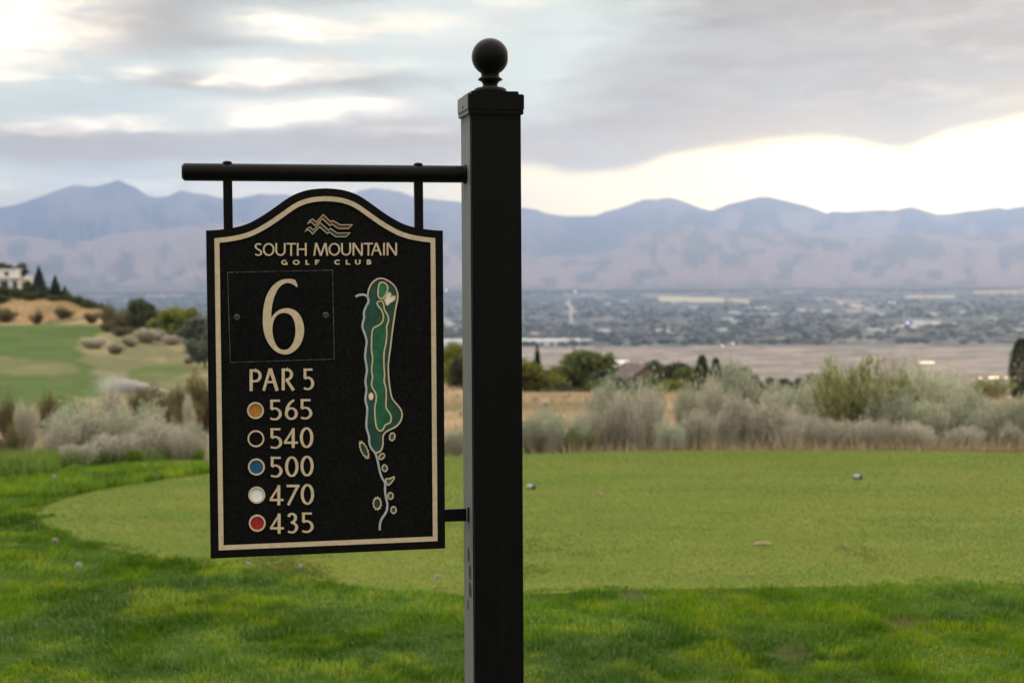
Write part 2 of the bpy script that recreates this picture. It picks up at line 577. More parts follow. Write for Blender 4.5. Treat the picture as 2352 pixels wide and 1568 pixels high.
fld = (.36, .31, .20)
pale = (.33, .29, .265)
streak(1518, 688, 1660, 692, 6, fld)
streak(1680, 692, 1718, 694, 4.5, fld, .8)
streak(1308, 690, 1314, 742, 3.5, pale)
streak(1755, 836, 1850, 830, 3, fld, .6)
streak(2085, 687, 2190, 687, 3, fld, .9)
streak(2240, 678, 2460, 676, 3, fld, .8)
streak(1925, 698, 1965, 706, 4, pale)
streak(1965, 706, 2030, 728, 4, pale)
streak(1840, 718, 1975, 718, 3, pale, .8)
streak(1980, 778, 2080, 757, 4, pale)
streak(2080, 754, 2200, 750, 3.5, pale)
streak(1920, 756, 2000, 760, 3.5, pale, .7)
streak(1800, 673, 1850, 673, 2.5, pale, .7)
streak(1762, 786, 1840, 780, 4, fld, .5)
streak(340, 672, 420, 674, 3, pale, .8)
streak(1015, 730, 1040, 745, 4, pale, .8)
nr, na = GX.shape
idx = np.arange(nr * na).reshape(nr, na)
F = np.stack([idx[:-1, :-1], idx[:-1, 1:], idx[1:, 1:], idx[1:, :-1]], -1).reshape(-1, 4)
ground = mk_np('ground', np.stack([GX, GY, GZ], -1).reshape(-1, 3), F, mat('ground', attr=True, rough=.95, spec=.1, vary=.12, vscale=3.0, bump=.5, bscale=9, bdist=.05),
               color=C.reshape(-1, 3), smooth=True)
tag(ground, kind='structure')

# tee: a close-mown sheet lying on the turf; outline as bearings and distances
tee_far = [(70, 1190), (95, 1163), (150, 1140), (250, 1118), (350, 1103), (475, 1086), (620, 1072), (800, 1060), (1060, 1050), (1300, 1043), (1600, 1040), (1900, 1041), (2150, 1044), (2352, 1049), (2700, 1060)]
tee_near = [(2700, 1350), (2352, 1352), (2000, 1356), (1700, 1360), (1500, 1363), (1350, 1366), (1210, 1372), (1040, 1372), (850, 1356), (650, 1325), (480, 1300), (330, 1277), (230, 1256), (140, 1225), (90, 1207)]


def on_turf(x_, y_, z=0.0):
    r_ = (EYE - z) * FOC / (y_ - 625)
    return (x_ - 1176) / FOC * r_, r_


def smooth_loop(pts, n=8, closed=True):
    P_ = [np.array(p_, float) for p_ in pts]
    out, N = [], len(P_)
    for i in range(N if closed else N - 1):
        a = P_[(i - 1) % N] if closed or i > 0 else P_[i]
        b, c_ = P_[i], P_[(i + 1) % N]
        d = P_[(i + 2) % N] if closed or i + 2 < N else c_
        for k in range(n):
            t = k / n
            out.append(0.5 * ((2 * b) + (-a + c_) * t + (2 * a - 5 * b + 4 * c_ - d) * t * t + (-a + 3 * b - 3 * c_ + d) * t ** 3))
    if not closed:
        out.append(P_[-1])
    return out


tee_loop = [tuple(p_) for p_ in smooth_loop([on_turf(*p_) for p_ in tee_far + tee_near], 4)]


def inside(poly, x, y):
    x, y = np.asarray(x), np.asarray(y)
    c_ = np.zeros(x.shape, bool)
    n = len(poly)
    for i in range(n):
        x0, y0 = poly[i]
        x1, y1 = poly[(i + 1) % n]
        cond = ((y0 > y) != (y1 > y))
        with np.errstate(divide='ignore', invalid='ignore'):
            xs = (x1 - x0) * (y - y0) / (y1 - y0 + 1e-12) + x0
        c_ ^= cond & (x < xs)
    return c_


tris = geometry.tessellate_polygon([[Vector((a, b, 0)) for a, b in tee_loop]])
nT = len(tee_loop)
tv = [(a, b, .004) for a, b in tee_loop] + [(a, b, -.02) for a, b in tee_loop]
tf = [tuple(t) for t in tris] + [(i, (i + 1) % nT, nT + (i + 1) % nT, nT + i) for i in range(nT)]
tm = D.materials.new('mown_turf')
tm.use_nodes = True
b = NB(tm.node_tree)
P = tm.node_tree.nodes['Principled BSDF']
P.inputs['Roughness'].default_value = .9
P.inputs['Specular IOR Level'].default_value = .15
co = b.new('ShaderNodeTexCoord').outputs['Object']
mpn = b.new('ShaderNodeMapping')
mpn.inputs['Scale'].default_value = (.6, 1.6, 1)
b.put(mpn.inputs[0], co)
f1 = b.noise(mpn.outputs[0], 1.3, 6, .65)
f2 = b.noise(mpn.outputs[0], 9.0, 5, .7)
cc = b.mix(b.ss(f1, .35, .68), (.125, .152, .018), (.082, .130, .011))
cc = b.mix(b.ss(f2, .45, .75), cc, (.072, .115, .011))
b.put(P.inputs['Base Color'], cc)
bn = b.new('ShaderNodeBump')
bn.inputs['Strength'].default_value = .3
bn.inputs['Distance'].default_value = .01
b.put(bn.inputs['Height'], f2)
b.put(P.inputs['Normal'], bn.outputs[0])
tee = mk('tee_turf', tv, tf, tm)
tag(tee, kind='structure')

# ------------------------------------------------------------------ mountains
def ridge_mesh(name, prof, r_ridge, r_foot, r_back, foot_z, seed, spur, colf, az_step=3.0):
    px_ = np.array([p_[0] for p_ in prof], float)
    py_ = np.array([p_[1] for p_ in prof], float)
    xs = np.arange(px_[0], px_[-1] + 1, az_step)
    yr = np.interp(xs, px_, py_)
    ts = np.concatenate([np.linspace(0, 1, 46), np.linspace(1.12, 2, 6)])
    X_, T_ = np.meshgrid(xs, ts)
    Y_ = np.meshgrid(yr, ts)[0]
    front_ = T_ <= 1
    r_ = np.where(front_, r_foot + (r_ridge - r_foot) * T_, r_ridge + (r_back - r_ridge) * (T_ - 1))
    zr = EYE + r_ridge * (625 - Y_) / FOC
    s_ = np.where(front_, T_ ** 1.25, np.clip(2 - T_, 0, 1))
    u = X_ / 60 + seed
    warp = (fbm(X_ / 130 + seed, T_ * 2.6, 3) - .5) * 2.6
    u = u + (1 - T_) * 1.6 * np.sin(X_ / 170 + seed)
    rn = np.abs(fbm(u + warp, T_ * 2.6 + seed, 4) - .5) * 2          # 0 on gully lines
    rn2 = np.abs(fbm(u * 2.3 + warp, T_ * 4.5 + 4, 3) - .5) * 2
    carve = spur * (T_ * np.clip(1 - T_, 0, 1) * 4) ** .8 * (.75 * (rn - .35) + .3 * (rn2 - .35))
    s_ = np.where(front_, s_ * (1 - .0) + carve * .28, s_)
    z = foot_z + (zr - foot_z) * s_
    Xw = (X_ - 1176) / FOC * r_
    n0, n1_ = X_.shape
    id_ = np.arange(n0 * n1_).reshape(n0, n1_)
    F_ = np.stack([id_[:-1, :-1], id_[:-1, 1:], id_[1:, 1:], id_[1:, :-1]], -1).reshape(-1, 4)
    cl = colf(X_, T_, rn)
    o = mk_np(name, np.stack([Xw, r_, z], -1).reshape(-1, 3), F_, mat('mountain_rock', attr=True, rough=1.0, spec=0.0),
              color=cl.reshape(-1, 3), smooth=True)
    return tag(o, kind='structure')


def far_col(X_, T_, rn):
    rock = np.array([.15, .13, .12])
    wood = np.array([.09, .09, .08])
    rock = rock + (np.array([.215, .17, .145]) - rock) * sstep(X_, 1380, 1750)[..., None]
    k = sstep(fbm(X_ / 70, T_ * 5, 4) + .10 * (.5 - rn), .42, .62)
    return rock + (wood - rock) * k[..., None]


def foot_col(X_, T_, rn):
    rock = np.array([.225, .18, .155])
    wood = np.array([.125, .12, .105])
    k = sstep(fbm(X_ / 42 + 7, T_ * 6, 4) + .10 * (.45 - rn), .46, .68)
    k = np.maximum(k, sstep(-T_ + .22 * (fbm(X_ / 60, T_ * 9, 3) - .5), -.26, .0))
    return rock + (wood - rock) * k[..., None]


far_prof = [(-2600, 470), (-1500, 450), (-700, 480), (-300, 500), (0, 472), (50, 463), (100, 446), (150, 428), (170, 422), (188, 420), (205, 424), (225, 424), (240, 420), (255, 417), (272, 410), (282, 411),
            (300, 420), (318, 428), (345, 446), (365, 450), (390, 447), (418, 435), (432, 436), (450, 441), (480, 444), (520, 454), (560, 452), (600, 443), (620, 445), (660, 445), (700, 452),
            (760, 458), (800, 448), (830, 437), (862, 431), (895, 435), (925, 441), (960, 455), (985, 456), (1010, 459), (1060, 464), (1120, 472), (1200, 478), (1232, 482), (1258, 492), (1302, 498), (1370, 497),
            (1392, 488), (1420, 481), (1440, 475), (1470, 463), (1490, 459), (1512, 461), (1530, 456), (1552, 459), (1580, 469), (1605, 479), (1633, 487), (1655, 480), (1680, 470), (1715, 463), (1742, 456), (1765, 456), (1795, 463),
            (1850, 476), (1878, 486), (1898, 494), (1915, 489), (1940, 492), (1985, 489), (2030, 487), (2050, 489), (2075, 484), (2095, 481), (2120, 489), (2152, 498), (2185, 497), (2215, 492), (2250, 489), (2290, 483), (2310, 487),
            (2352, 480), (2440, 466), (2600, 476), (2900, 455), (3400, 480), (4300, 500), (5600, 520)]
foot_prof = [(-2600, 545), (-1000, 540), (-300, 546), (0, 535), (60, 537), (130, 546), (210, 549), (262, 531), (330, 527), (420, 519), (480, 511), (560, 507), (660, 512), (760, 525), (900, 540), (1060, 556), (1200, 578), (1300, 592), (1380, 590),
             (1420, 570), (1460, 548), (1510, 530), (1570, 522), (1640, 528), (1730, 535), (1800, 528), (1880, 540), (1960, 552), (2050, 545), (2120, 540), (2200, 548), (2352, 540), (2700, 535), (3600, 545), (5600, 560)]
ridge_mesh('mountain_range', far_prof, 30000, 20500, 34500, -140, 3.1, 1.0, far_col)
ridge_mesh('foothills', foot_prof, 21000, 14000, 25500, -170, 8.7, 0.85, foot_col)

# ------------------------------------------------------------------ haze
hz = D.materials.new('haze_air')
hz.use_nodes = True
hz.node_tree.nodes.clear()
hb = NB(hz.node_tree)
pv = hb.new('ShaderNodeVolumePrincipled')
pv.inputs['Color'].default_value = (.40, .575, .97, 1)
pv.inputs['Density'].default_value = 3.6e-5
pv.inputs['Anisotropy'].default_value = 0.60
ho = hb.new('ShaderNodeOutputMaterial')
hz.node_tree.links.new(pv.outputs[0], ho.inputs['Volume'])
hx, hy0, hy1, h0, h1 = 52000, -40000, 38000, -420, 1950
haze = mk('haze', [(-hx, hy0, h0), (hx, hy0, h0), (hx, hy1, h0), (-hx, hy1, h0), (-hx, hy0, h1), (hx, hy0, h1), (hx, hy1, h1), (-hx, hy1, h1)],
          [(0, 3, 2, 1), (4, 5, 6, 7), (0, 1, 5, 4), (1, 2, 6, 5), (2, 3, 7, 6), (3, 0, 4, 7)], hz)
tag(haze, kind='stuff')

# ------------------------------------------------------------------ the sign and its post
PSI, PX, PY = 0.21478, -0.04035, 3.1272
XL, XR, ZT, ZB, ZA = -0.5582, -0.1002, 0.0821, -0.5479, 0.1943     # panel edges and arm height, measured from the post axis and eye level
YF = -0.0125                                                      # plane of the panel's face, measured from the post axis
_e = (math.cos(PSI), math.sin(PSI))
_nrm = Vector((math.sin(PSI), -math.cos(PSI), 0))
_org = Vector((PX, PY, EYE)) + (-YF) * _nrm
_ex = Vector((_e[0], _e[1], 0))


def panel_xy(u, v):
    """drawing units -> metres on the panel face (x from the post axis, z from eye level)"""
    u, v = float(u), float(v)
    d = (u - 1176) / FOC * right + (v - 784) / FOC * down + fwd
    t = (_org - Vector((0, 0, EYE))).dot(_nrm) / d.dot(_nrm)
    q = Vector((0, 0, EYE)) + d * t - _org
    return q.dot(_ex), q.z


class Zm:
    """an enlarged drawing sheet: its own units -> panel metres"""
    def __init__(self, ox, oy, k):
        self.ox, self.oy, self.k = ox, oy, k

    def __call__(self, p_):
        return panel_xy((self.ox + p_[0] * self.k) * .91875, (self.oy + p_[1] * self.k) * .91875)


SH_TOP = Zm(440, 380, 760 / 2292)
SH_NAME = Zm(620, 520, 400 / 2352)
SH_SIX = Zm(560, 670, 300 / 1960)
SH_C = Zm(600, 910, 220 / 1500)
SH_D = Zm(600, 1120, 220 / 1500)
SH_MAP = Zm(840, 660, 220 / 958)

M_BLACK = mat('black_sign_paint', (.0032, .0032, .0036), .5, .06, vary=.5, vscale=140, bump=1.0, bscale=420, bdist=.0008, specks=.035)
M_RIM = mat('black_rim_paint', (.0036, .0036, .004), .42, .08, vary=.3, vscale=60, bump=.5, bscale=500)
M_PLATE = mat('number_plate_black', (.003, .003, .0034), .38, .06, vary=.4, vscale=70, bump=.4, bscale=300, specks=.03)
M_GOLD = mat('gold_paint', (.50, .395, .27), .55, .3, vary=.10, vscale=120, bump=.2, bscale=500)
M_DARKG = mat('rough_enamel', (.010, .052, .034), .38, .4, vary=.25, vscale=80)
M_MIDG = mat('fairway_enamel', (.010, .095, .042), .38, .4, vary=.25, vscale=70)
M_LITG = mat('green_enamel', (.022, .15, .05), .38, .4, vary=.2, vscale=80)
M_SAND = mat('bunker_enamel', (.66, .60, .56), .5, .3, vary=.12, vscale=120)
M_PATH = mat('path_enamel', (.34, .37, .41), .5, .3, vary=.1, vscale=120)
M_RED = mat('red_enamel', (.30, .012, .014), .4, .4, vary=.2, vscale=200)
M_MAROON = mat('maroon_enamel', (.10, .018, .018), .45, .4, vary=.2, vscale=200)
M_LOGOG = mat('logo_green_enamel', (.012, .05, .034), .45, .4, vary=.2, vscale=200)
M_BLUE = mat('blue_enamel', (.008, .075, .19), .4, .4, vary=.3, vscale=250)
M_WHITE = mat('white_enamel', (.72, .72, .72), .45, .4, vary=.06, vscale=200)
M_ORANGE = mat('copper_enamel', (.34, .14, .022), .5, .4, vary=.25, vscale=300)
M_SCREW = mat('screw_steel', (.05, .05, .055), .35, .5, metal=.6)

sign = empty('hole_sign', (PX, PY, 0), PSI)
tag(sign, 'black arched golf hole sign with gold lettering hanging from the post arm', 'sign')


def P3(xz, y):
    return (xz[0], y, xz[1] + EYE)


def area2(loop):
    return sum(loop[i][0] * loop[(i + 1) % len(loop)][1] - loop[(i + 1) % len(loop)][0] * loop[i][1] for i in range(len(loop)))


def slab(name, loops, y0, y1, mats, parent, bevel=0.0):
    """plate cut to an outline (first loop) with holes (other loops); face at y1, back at y0; mats = (face, edge)"""
    verts, faces, fm_ = [], [], []
    tri = geometry.tessellate_polygon([[Vector((x_, z_, 0)) for x_, z_ in lp] for lp in loops])
    flat = [q for lp in loops for q in lp]
    n = len(flat)
    ins = flat
    verts = [P3(q, y1) for q in ins] + [P3(q, y0) for q in flat]
    for t in tri:
        a, b_, c_ = (flat[i] for i in t)
        ar = (b_[0] - a[0]) * (c_[1] - a[1]) - (c_[0] - a[0]) * (b_[1] - a[1])
        if abs(ar) < 1e-14:
            continue
        f_ = tuple(t) if ar > 0 else tuple(reversed(t))
        faces.append(f_)
        fm_.append(0)
    st = 0
    for k, lp in enumerate(loops):
        L = len(lp)
        ccw = area2(lp) > 0
        if k > 0:
            ccw = not ccw
        for i in range(L):
            a, b_ = st + i, st + (i + 1) % L
            f_ = (a, n + a, n + b_, b_) if ccw else (b_, n + b_, n + a, a)
            faces.append(f_)
            fm_.append(1)
        st += L
    o = mk(name, verts, faces, list(mats), parent, fmat=fm_)
    return o


def stroke_poly(path, wv, wh, closed=False, flare=0.0):
    """outline of a pen stroke: stems wv wide, horizontals wh; path in sheet units"""
    pts = [np.array(p_, float) for p_ in path]
    n = len(pts)
    L_, R_ = [], []
    for i in range(n):
        if closed:
            a, b_ = pts[i - 1], pts[(i + 1) % n]
            d0 = pts[i] - pts[i - 1]
            d1 = pts[(i + 1) % n] - pts[i]
        else:
            d0 = pts[i] - pts[i - 1] if i > 0 else pts[1] - pts[0]
            d1 = pts[i + 1] - pts[i] if i < n - 1 else pts[-1] - pts[-2]
        d0 = d0 / (np.linalg.norm(d0) + 1e-9)
        d1 = d1 / (np.linalg.norm(d1) + 1e-9)
        d = d0 + d1
        d = d / (np.linalg.norm(d) + 1e-9)
        nn = np.array([-d[1], d[0]])
        hw = .5 * math.hypot(wv * nn[0], wh * nn[1])
        cs = max(.45, float(nn @ np.array([-d0[1], d0[0]])))
        hw /= cs
        if flare and not closed:
            e_ = min(i, n - 1 - i) / max(1, n - 1)
            hw *= 1 + flare * max(0, 1 - e_ * 5)
        L_.append(pts[i] + nn * hw)
        R_.append(pts[i] - nn * hw)
    if closed:
        return [L_, R_]
    return [L_ + R_[::-1]]


_lift = [0]


def raised_stroke(path, wv, wh, sheet, parent_verts, y0, y1, closed=False, flare=0.0):
    """append a raised stroke to a vertex/face collector; overlapping strokes differ in height by a hair"""
    V_, F_, M_ = parent_verts
    pts = [np.array(p_, float) for p_ in path]
    loops = stroke_poly(path, wv, wh, closed, flare)
    yy = y1 - 6e-5 * (_lift[0] % 5)
    _lift[0] += 1
    n = len(pts)
    Lp = [sheet(q) for q in (loops[0] if closed else loops[0][:n])]
    Rp = [sheet(q) for q in (loops[1] if closed else loops[0][n:][::-1])]
    s = len(V_)
    V_ += [P3(q, yy) for q in Lp] + [P3(q, yy) for q in Rp] + [P3(q, y0) for q in Lp] + [P3(q, y0) for q in Rp]
    m_ = n if closed else n - 1
    for i in range(m_):
        j = (i + 1) % n
        F_.append((s + i, s + n + i, s + n + j, s + j)); M_.append(0)
        F_.append((s + i, s + j, s + 2 * n + j, s + 2 * n + i)); M_.append(1)
        F_.append((s + n + j, s + n + i, s + 3 * n + i, s + 3 * n + j)); M_.append(1)
    if not closed:
        F_.append((s + 2 * n, s + 3 * n, s + n, s)); M_.append(1)
        F_.append((s + n - 1, s + 2 * n - 1, s + 4 * n - 1, s + 3 * n - 1)); M_.append(1)


def fix_normals(o):
    bm = bmesh.new()
    bm.from_mesh(o.data)
    bmesh.ops.recalc_face_normals(bm, faces=bm.faces)
    bm.to_mesh(o.data)
    bm.free()


def arc(cx_, cy_, rx, ry, a0, a1, n=14):
    return [(cx_ + rx * math.cos(R(a0 + (a1 - a0) * i / n)), cy_ - ry * math.sin(R(a0 + (a1 - a0) * i / n))) for i in range(n + 1)]


def cr_(pts, n=6):
    return [tuple(q) for q in smooth_loop(pts, n, closed=False)]


def glyph(ch, x0, x1, y0, y1, wv, wh):
    """centre lines of one character fitted to its box; returns [(path, closed, wv, wh)]"""
    l, r_, t, b_ = x0 + wv / 2, x1 - wv / 2, y0 + wh / 2, y1 - wh / 2
    W_, H_ = r_ - l, b_ - t
    X_ = lambda f_: l + W_ * f_
    Yc = lambda f_: t + H_ * f_
    Yb = lambda f_: y0 + (y1 - y0) * f_
    mx, my = (l + r_) / 2, (t + b_) / 2
    S_ = lambda p_, c_=False, a=wv, b2=wh: (p_, c_, a, b2)
    th = wh
    if ch in 'O0':
        return [S_(arc(mx, my, W_ / 2, H_ / 2, 0, 360, 36)[:-1], True)]
    if ch == 'S':
        return [S_(cr_([(X_(.95), Yc(.06)), (X_(.55), Yc(-.0)), (X_(.12), Yc(.10)), (X_(.05), Yc(.27)), (X_(.32), Yc(.45)), (X_(.72), Yc(.57)), (X_(1), Yc(.77)), (X_(.80), Yc(.95)), (X_(.42), Yc(1)), (X_(.0), Yc(.91))]))]
    if ch == 'U':
        return [S_([(l, Yb(0)), (l, Yc(.6))] + arc(mx, Yc(.62), W_ / 2, H_ * .38, 180, 360, 16) + [(r_, Yc(.6)), (r_, Yb(0))])]
    if ch == 'T':
        return [S_([(x0, t), (x1, t)]), S_([(mx, y0 + wh * .5), (mx, y1)])]
    if ch == 'H':
        return [S_([(l, y0), (l, y1)]), S_([(r_, y0), (r_, y1)]), S_([(l, Yc(.49)), (r_, Yc(.49))])]
    if ch == 'I':
        return [S_([(mx, y0), (mx, y1)])]
    if ch == 'L':
        return [S_([(l, y0), (l, y1)]), S_([(l, b_), (x1, b_)])]
    if ch == 'F':
        return [S_([(l, y0), (l, y1)]), S_([(l, t), (x1, t)]), S_([(l, Yc(.48)), (X_(.95), Yc(.48))])]
    if ch == 'N':
        return [S_([(l, y0), (l, y1)]), S_([(r_, y0), (r_, y1)]), S_([(l + wv * .05, y0), (r_ - wv * .05, y1)], False, wv * 1.15, wh)]
    if ch == 'M':
        return [S_([(X_(.14), y0), (l, y1)]), S_([(X_(.86), y0), (r_, y1)]), S_([(X_(.16), y0), (X_(.5), y1)], False, wv * 1.1, wh), S_([(X_(.84), y0), (X_(.5), y1)])]
    if ch == 'A':
        return [S_([(mx - wv * .1, y0), (l, y1)], False, wv * .9, wh), S_([(mx, y0), (r_, y1)], False, wv * 1.12, wh), S_([(X_(.22), Yc(.62)), (X_(.80), Yc(.62))])]
    if ch == 'C':
        return [S_(arc(X_(.56), my, W_ * .56, H_ / 2, 48, 312, 24))]
    if ch == 'G':
        return [S_(arc(X_(.54), my, W_ * .54, H_ / 2, 52, 322, 24)), S_([(r_, Yc(.55)), (r_, Yb(1.0))]), S_([(X_(.66), Yc(.57)), (r_ + wv * .4, Yc(.57))])]
    if ch == 'B':
        return [S_([(l, y0), (l, y1)]), S_([(l, t), (X_(.5), t)] + arc(X_(.5), Yc(.24), W_ * .42, H_ * .24, 90, -90, 10) + [(l, Yc(.48))]),
                S_([(l, Yc(.48) + 1), (X_(.5), Yc(.48) + 1)] + arc(X_(.5), Yc(.74), W_ * .5, H_ * .26, 90, -90, 10) + [(l, b_)])]
    if ch == 'P':
        return [S_([(l, y0), (l, y1)]), S_([(l, t), (X_(.45), t)] + arc(X_(.45), Yc(.275), W_ * .55, H_ * .275, 90, -90, 14) + [(X_(.30), Yc(.55)), (l + wv * .3, Yc(.55))])]
    if ch == 'R':
        rr_ = X_(.80)
        return [S_([(l, y0), (l, y1)]), S_([(l, t), (X_(.38), t)] + arc(X_(.38), Yc(.25), W_ * .42, H_ * .25, 90, -90, 14) + [(X_(.25), Yc(.5))]),
                S_([(X_(.30), Yc(.5)), (X_(1.0), y1)], False, wv * 1.05, wh)]
    if ch == '5':
        return [S_([(X_(.06), y0), (X_(.04), Yc(.46))], False, wv * .9, wh), S_([(l - wv * .35, t + 1), (X_(.97), t + 1)], False, wv, wh * 1.1),
                S_(cr_([(X_(.02), Yc(.48)), (X_(.22), Yc(.425)), (X_(.52), Yc(.42)), (X_(.85), Yc(.52)), (X_(1), Yc(.70)), (X_(.90), Yc(.87)), (X_(.60), Yc(.985)), (X_(.30), Yc(1.0)), (X_(-.08), Yc(.955))], 6))]
    if ch == '4':
        sx = X_(.70)
        return [S_([(sx, y0), (sx, y1)]), S_([(sx + wv * .1, y0 + wh * .4), (x0 + wh * .4, Yc(.745))], False, wv * .72, wh), S_([(x0, Yc(.76)), (x1, Yc(.76))], False, wv, wh * 1.15)]
    if ch == '7':
        return [S_([(x0, t + 2), (x1, t + 2)], False, wv, wh * 1.25), S_([(X_(.98), t), (x0 + wv * .5, y1)], False, wv * .95, wh)]
    if ch == '3':
        return [S_(cr_([(X_(.08), Yc(.16)), (X_(.22), Yc(.04)), (X_(.48), Yc(0)), (X_(.78), Yc(.07)), (X_(.88), Yc(.22)), (X_(.72), Yc(.39)), (X_(.35), Yc(.47))], 6)),
                S_(cr_([(X_(.35), Yc(.47)), (X_(.66), Yc(.50)), (X_(.94), Yc(.61)), (X_(1), Yc(.76)), (X_(.82), Yc(.92)), (X_(.48), Yc(1)), (X_(.02), Yc(.94))], 6))]
    if ch == '6':
        return [S_(arc(mx, Yc(.715), W_ / 2, H_ * .285, 0, 360, 30)[:-1], True),
                S_(cr_([(X_(.80), Yc(.0)), (X_(.62), Yc(.04)), (X_(.30), Yc(.20)), (X_(.07), Yc(.45)), (X_(0), Yc(.72))], 6))]
    return []


RAISE0, RAISE1 = -0.0085, YF            # recessed ground and raised face of the carving


def write_char(ch, box, wv, wh, sheet, name, y0=RAISE0 + .0006, y1=RAISE1):
    col_ = ([], [], [])
    for path, closed, a, b2 in glyph(ch, *box, wv, wh):
        raised_stroke(path, a, b2, sheet, col_, y0, y1, closed)
    o = mk(name, col_[0], col_[1], [M_GOLD, M_RIM], sign, fmat=col_[2])
    fix_normals(o)
    return o


# panel outline: straight sides with an arched crown, mirrored about the middle
top_pts = [(226, 594), (300, 589), (380, 580), (470, 561), (540, 535), (620, 490), (700, 440), (780, 386), (850, 337), (920, 305), (1000, 284), (1090, 276), (1140, 275)]
half = [SH_TOP(q) for q in top_pts]
xc = (XL + XR) / 2
half[0] = (XL, ZT)
halfw = [(abs(x_ - xc), z_) for x_, z_ in half]
other = [SH_TOP(q) for q in [(2008, 597), (1950, 593), (1860, 583), (1770, 570), (1700, 550), (1620, 507), (1540, 452), (1470, 397), (1400, 346), (1350, 319), (1270, 290), (1180, 277)]]
ow = sorted([(abs(x_ - xc), z_) for x_, z_ in other])
zr_ = lambda d: float(np.interp(d, [a for a, _ in ow], [b_ for _, b_ in ow]))
prof_d = np.linspace(0, (XR - XL) / 2, 34)
lw = sorted(halfw)
zl_ = [float(np.interp(d, [a for a, _ in lw], [b_ for _, b_ in lw])) for d in prof_d]
pz = np.array([(a + zr_(d)) / 2 for a, d in zip(zl_, prof_d)])
pz[-1] = ZT
for _ in range(2):
    pz[1:-1] = (pz[:-2] + 2 * pz[1:-1] + pz[2:]) / 4
arch = [(xc - d, z_) for d, z_ in zip(prof_d[::-1], pz[::-1])] + [(xc + d, z_) for d, z_ in zip(prof_d[1:], pz[1:])]
outline = [(XL, ZB)] + [(XR, ZB)] + arch[::-1]            # counter-clockwise seen from the front


def inset(loop, d):
    n = len(loop)
    out = []
    s = 1 if area2(loop) > 0 else -1
    for i in range(n):
        p0, p1, p2 = (np.array(loop[(i + k) % n]) for k in (-1, 0, 1))
        a = (p1 - p0) / np.linalg.norm(p1 - p0)
        b_ = (p2 - p1) / np.linalg.norm(p2 - p1)
        na_, nb_ = np.array([-a[1], a[0]]) * s, np.array([-b_[1], b_[0]]) * s
        m_ = (na_ + nb_)
        m_ = m_ / np.linalg.norm(m_)
        out.append(tuple(p1 + m_ * d / max(.4, float(m_ @ na_))))
    return out




def frame_loop(d, n=67):
    """the panel outline moved inwards by d, corners kept square"""
    A_ = np.array(arch)
    tg = np.gradient(A_, axis=0)
    tg /= np.linalg.norm(tg, axis=1)[:, None]
    off = A_ + np.stack([tg[:, 1], -tg[:, 0]], 1) * d
    xs_ = np.linspace(XL + d, XR - d, n)
    zs_ = np.interp(xs_, off[:, 0], off[:, 1])
    return [(XL + d, ZB + d), (XR - d, ZB + d)] + [(float(a), float(b2)) for a, b2 in zip(xs_, zs_)][::-1]


edge_out, edge_in = frame_loop(.0150), frame_loop(.0246)
# board: one solid with its back, recessed ground and sides
pb = slab('panel', [outline], .0125, RAISE0, (M_BLACK, M_RIM), sign)
n_ = len(outline)
bk = mk('back_board', [P3(q, .0125) for q in outline] + [P3(q, .0133) for q in outline],
        [tuple(range(n_ - 1, -1, -1))[::-1], tuple(range(n_, 2 * n_))[::-1]] + [(i, (i + 1) % n_, n_ + (i + 1) % n_, n_ + i) for i in range(n_)], M_RIM, sign)
fix_normals(bk)


def ring(name, lo, li, y0, y1, m_, parent):
    """flat frame between two outlines of equal count"""
    n = len(lo)
    V_ = [P3(q, y1) for q in lo] + [P3(q, y1) for q in li] + [P3(q, y0) for q in lo] + [P3(q, y0) for q in li]
    F_ = []
    for i in range(n):
        j = (i + 1) % n
        F_ += [(i, j, n + j, n + i), (j, i, 2 * n + i, 2 * n + j), (n + i, n + j, 3 * n + j, 3 * n + i)]
    return mk(name, V_, F_, m_, parent)


ring('rim', frame_loop(-.0004), edge_in, RAISE0 + .0004, RAISE1, M_RIM, sign)
ring('border', edge_out, frame_loop(.0244), RAISE1 + .0005, RAISE1 - .0004, M_GOLD, sign)

# club name
name_boxes = [('S', 95, 210), ('O', 218, 390), ('U', 403, 553), ('T', 565, 703), ('H', 718, 862), ('M', 960, 1180), ('O', 1183, 1355), ('U', 1368, 1515), ('N', 1537, 1688),
              ('T', 1702, 1838), ('A', 1805, 1970), ('I', 1986, 2012), ('N', 2038, 2190)]
for ch, a, b_ in name_boxes:
    k = (a - 95) / 2095
    write_char(ch, (a, b_, 515 - 4 * k, 704 - 8 * k), 26, 22, SH_NAME, 'letter')
for ch, a, b_ in [('G', 488, 580), ('O', 658, 760), ('L', 845, 902), ('F', 985, 1052), ('C', 1268, 1362), ('L', 1437, 1502), ('U', 1572, 1655), ('B', 1745, 1812)]:
    k = (a - 488) / 1324
    write_char(ch, (a, b_, 761 - 3 * k, 837 - 6 * k), 24, 17, SH_NAME, 'letter')
for ch, a, b_, t, e_ in [('P', 163, 370, 88, 458), ('A', 375, 660, 75, 452), ('R', 710, 940, 73, 445)]:
    write_char(ch, (a, b_, t, e_), 53, 38, SH_C, 'letter')
for ch, a, b_, t, e_ in [('5', 1075, 1265, 75, 440), ('5', 505, 712, 605, 955), ('6', 765, 985, 598, 948), ('5', 1025, 1232, 595, 940), ('5', 510, 720, 1090, 1440), ('4', 750, 988, 1090, 1425), ('0', 1020, 1250, 1075, 1425)]:
    write_char(ch, (a, b_, t, e_), 51, 33, SH_C, 'digit')
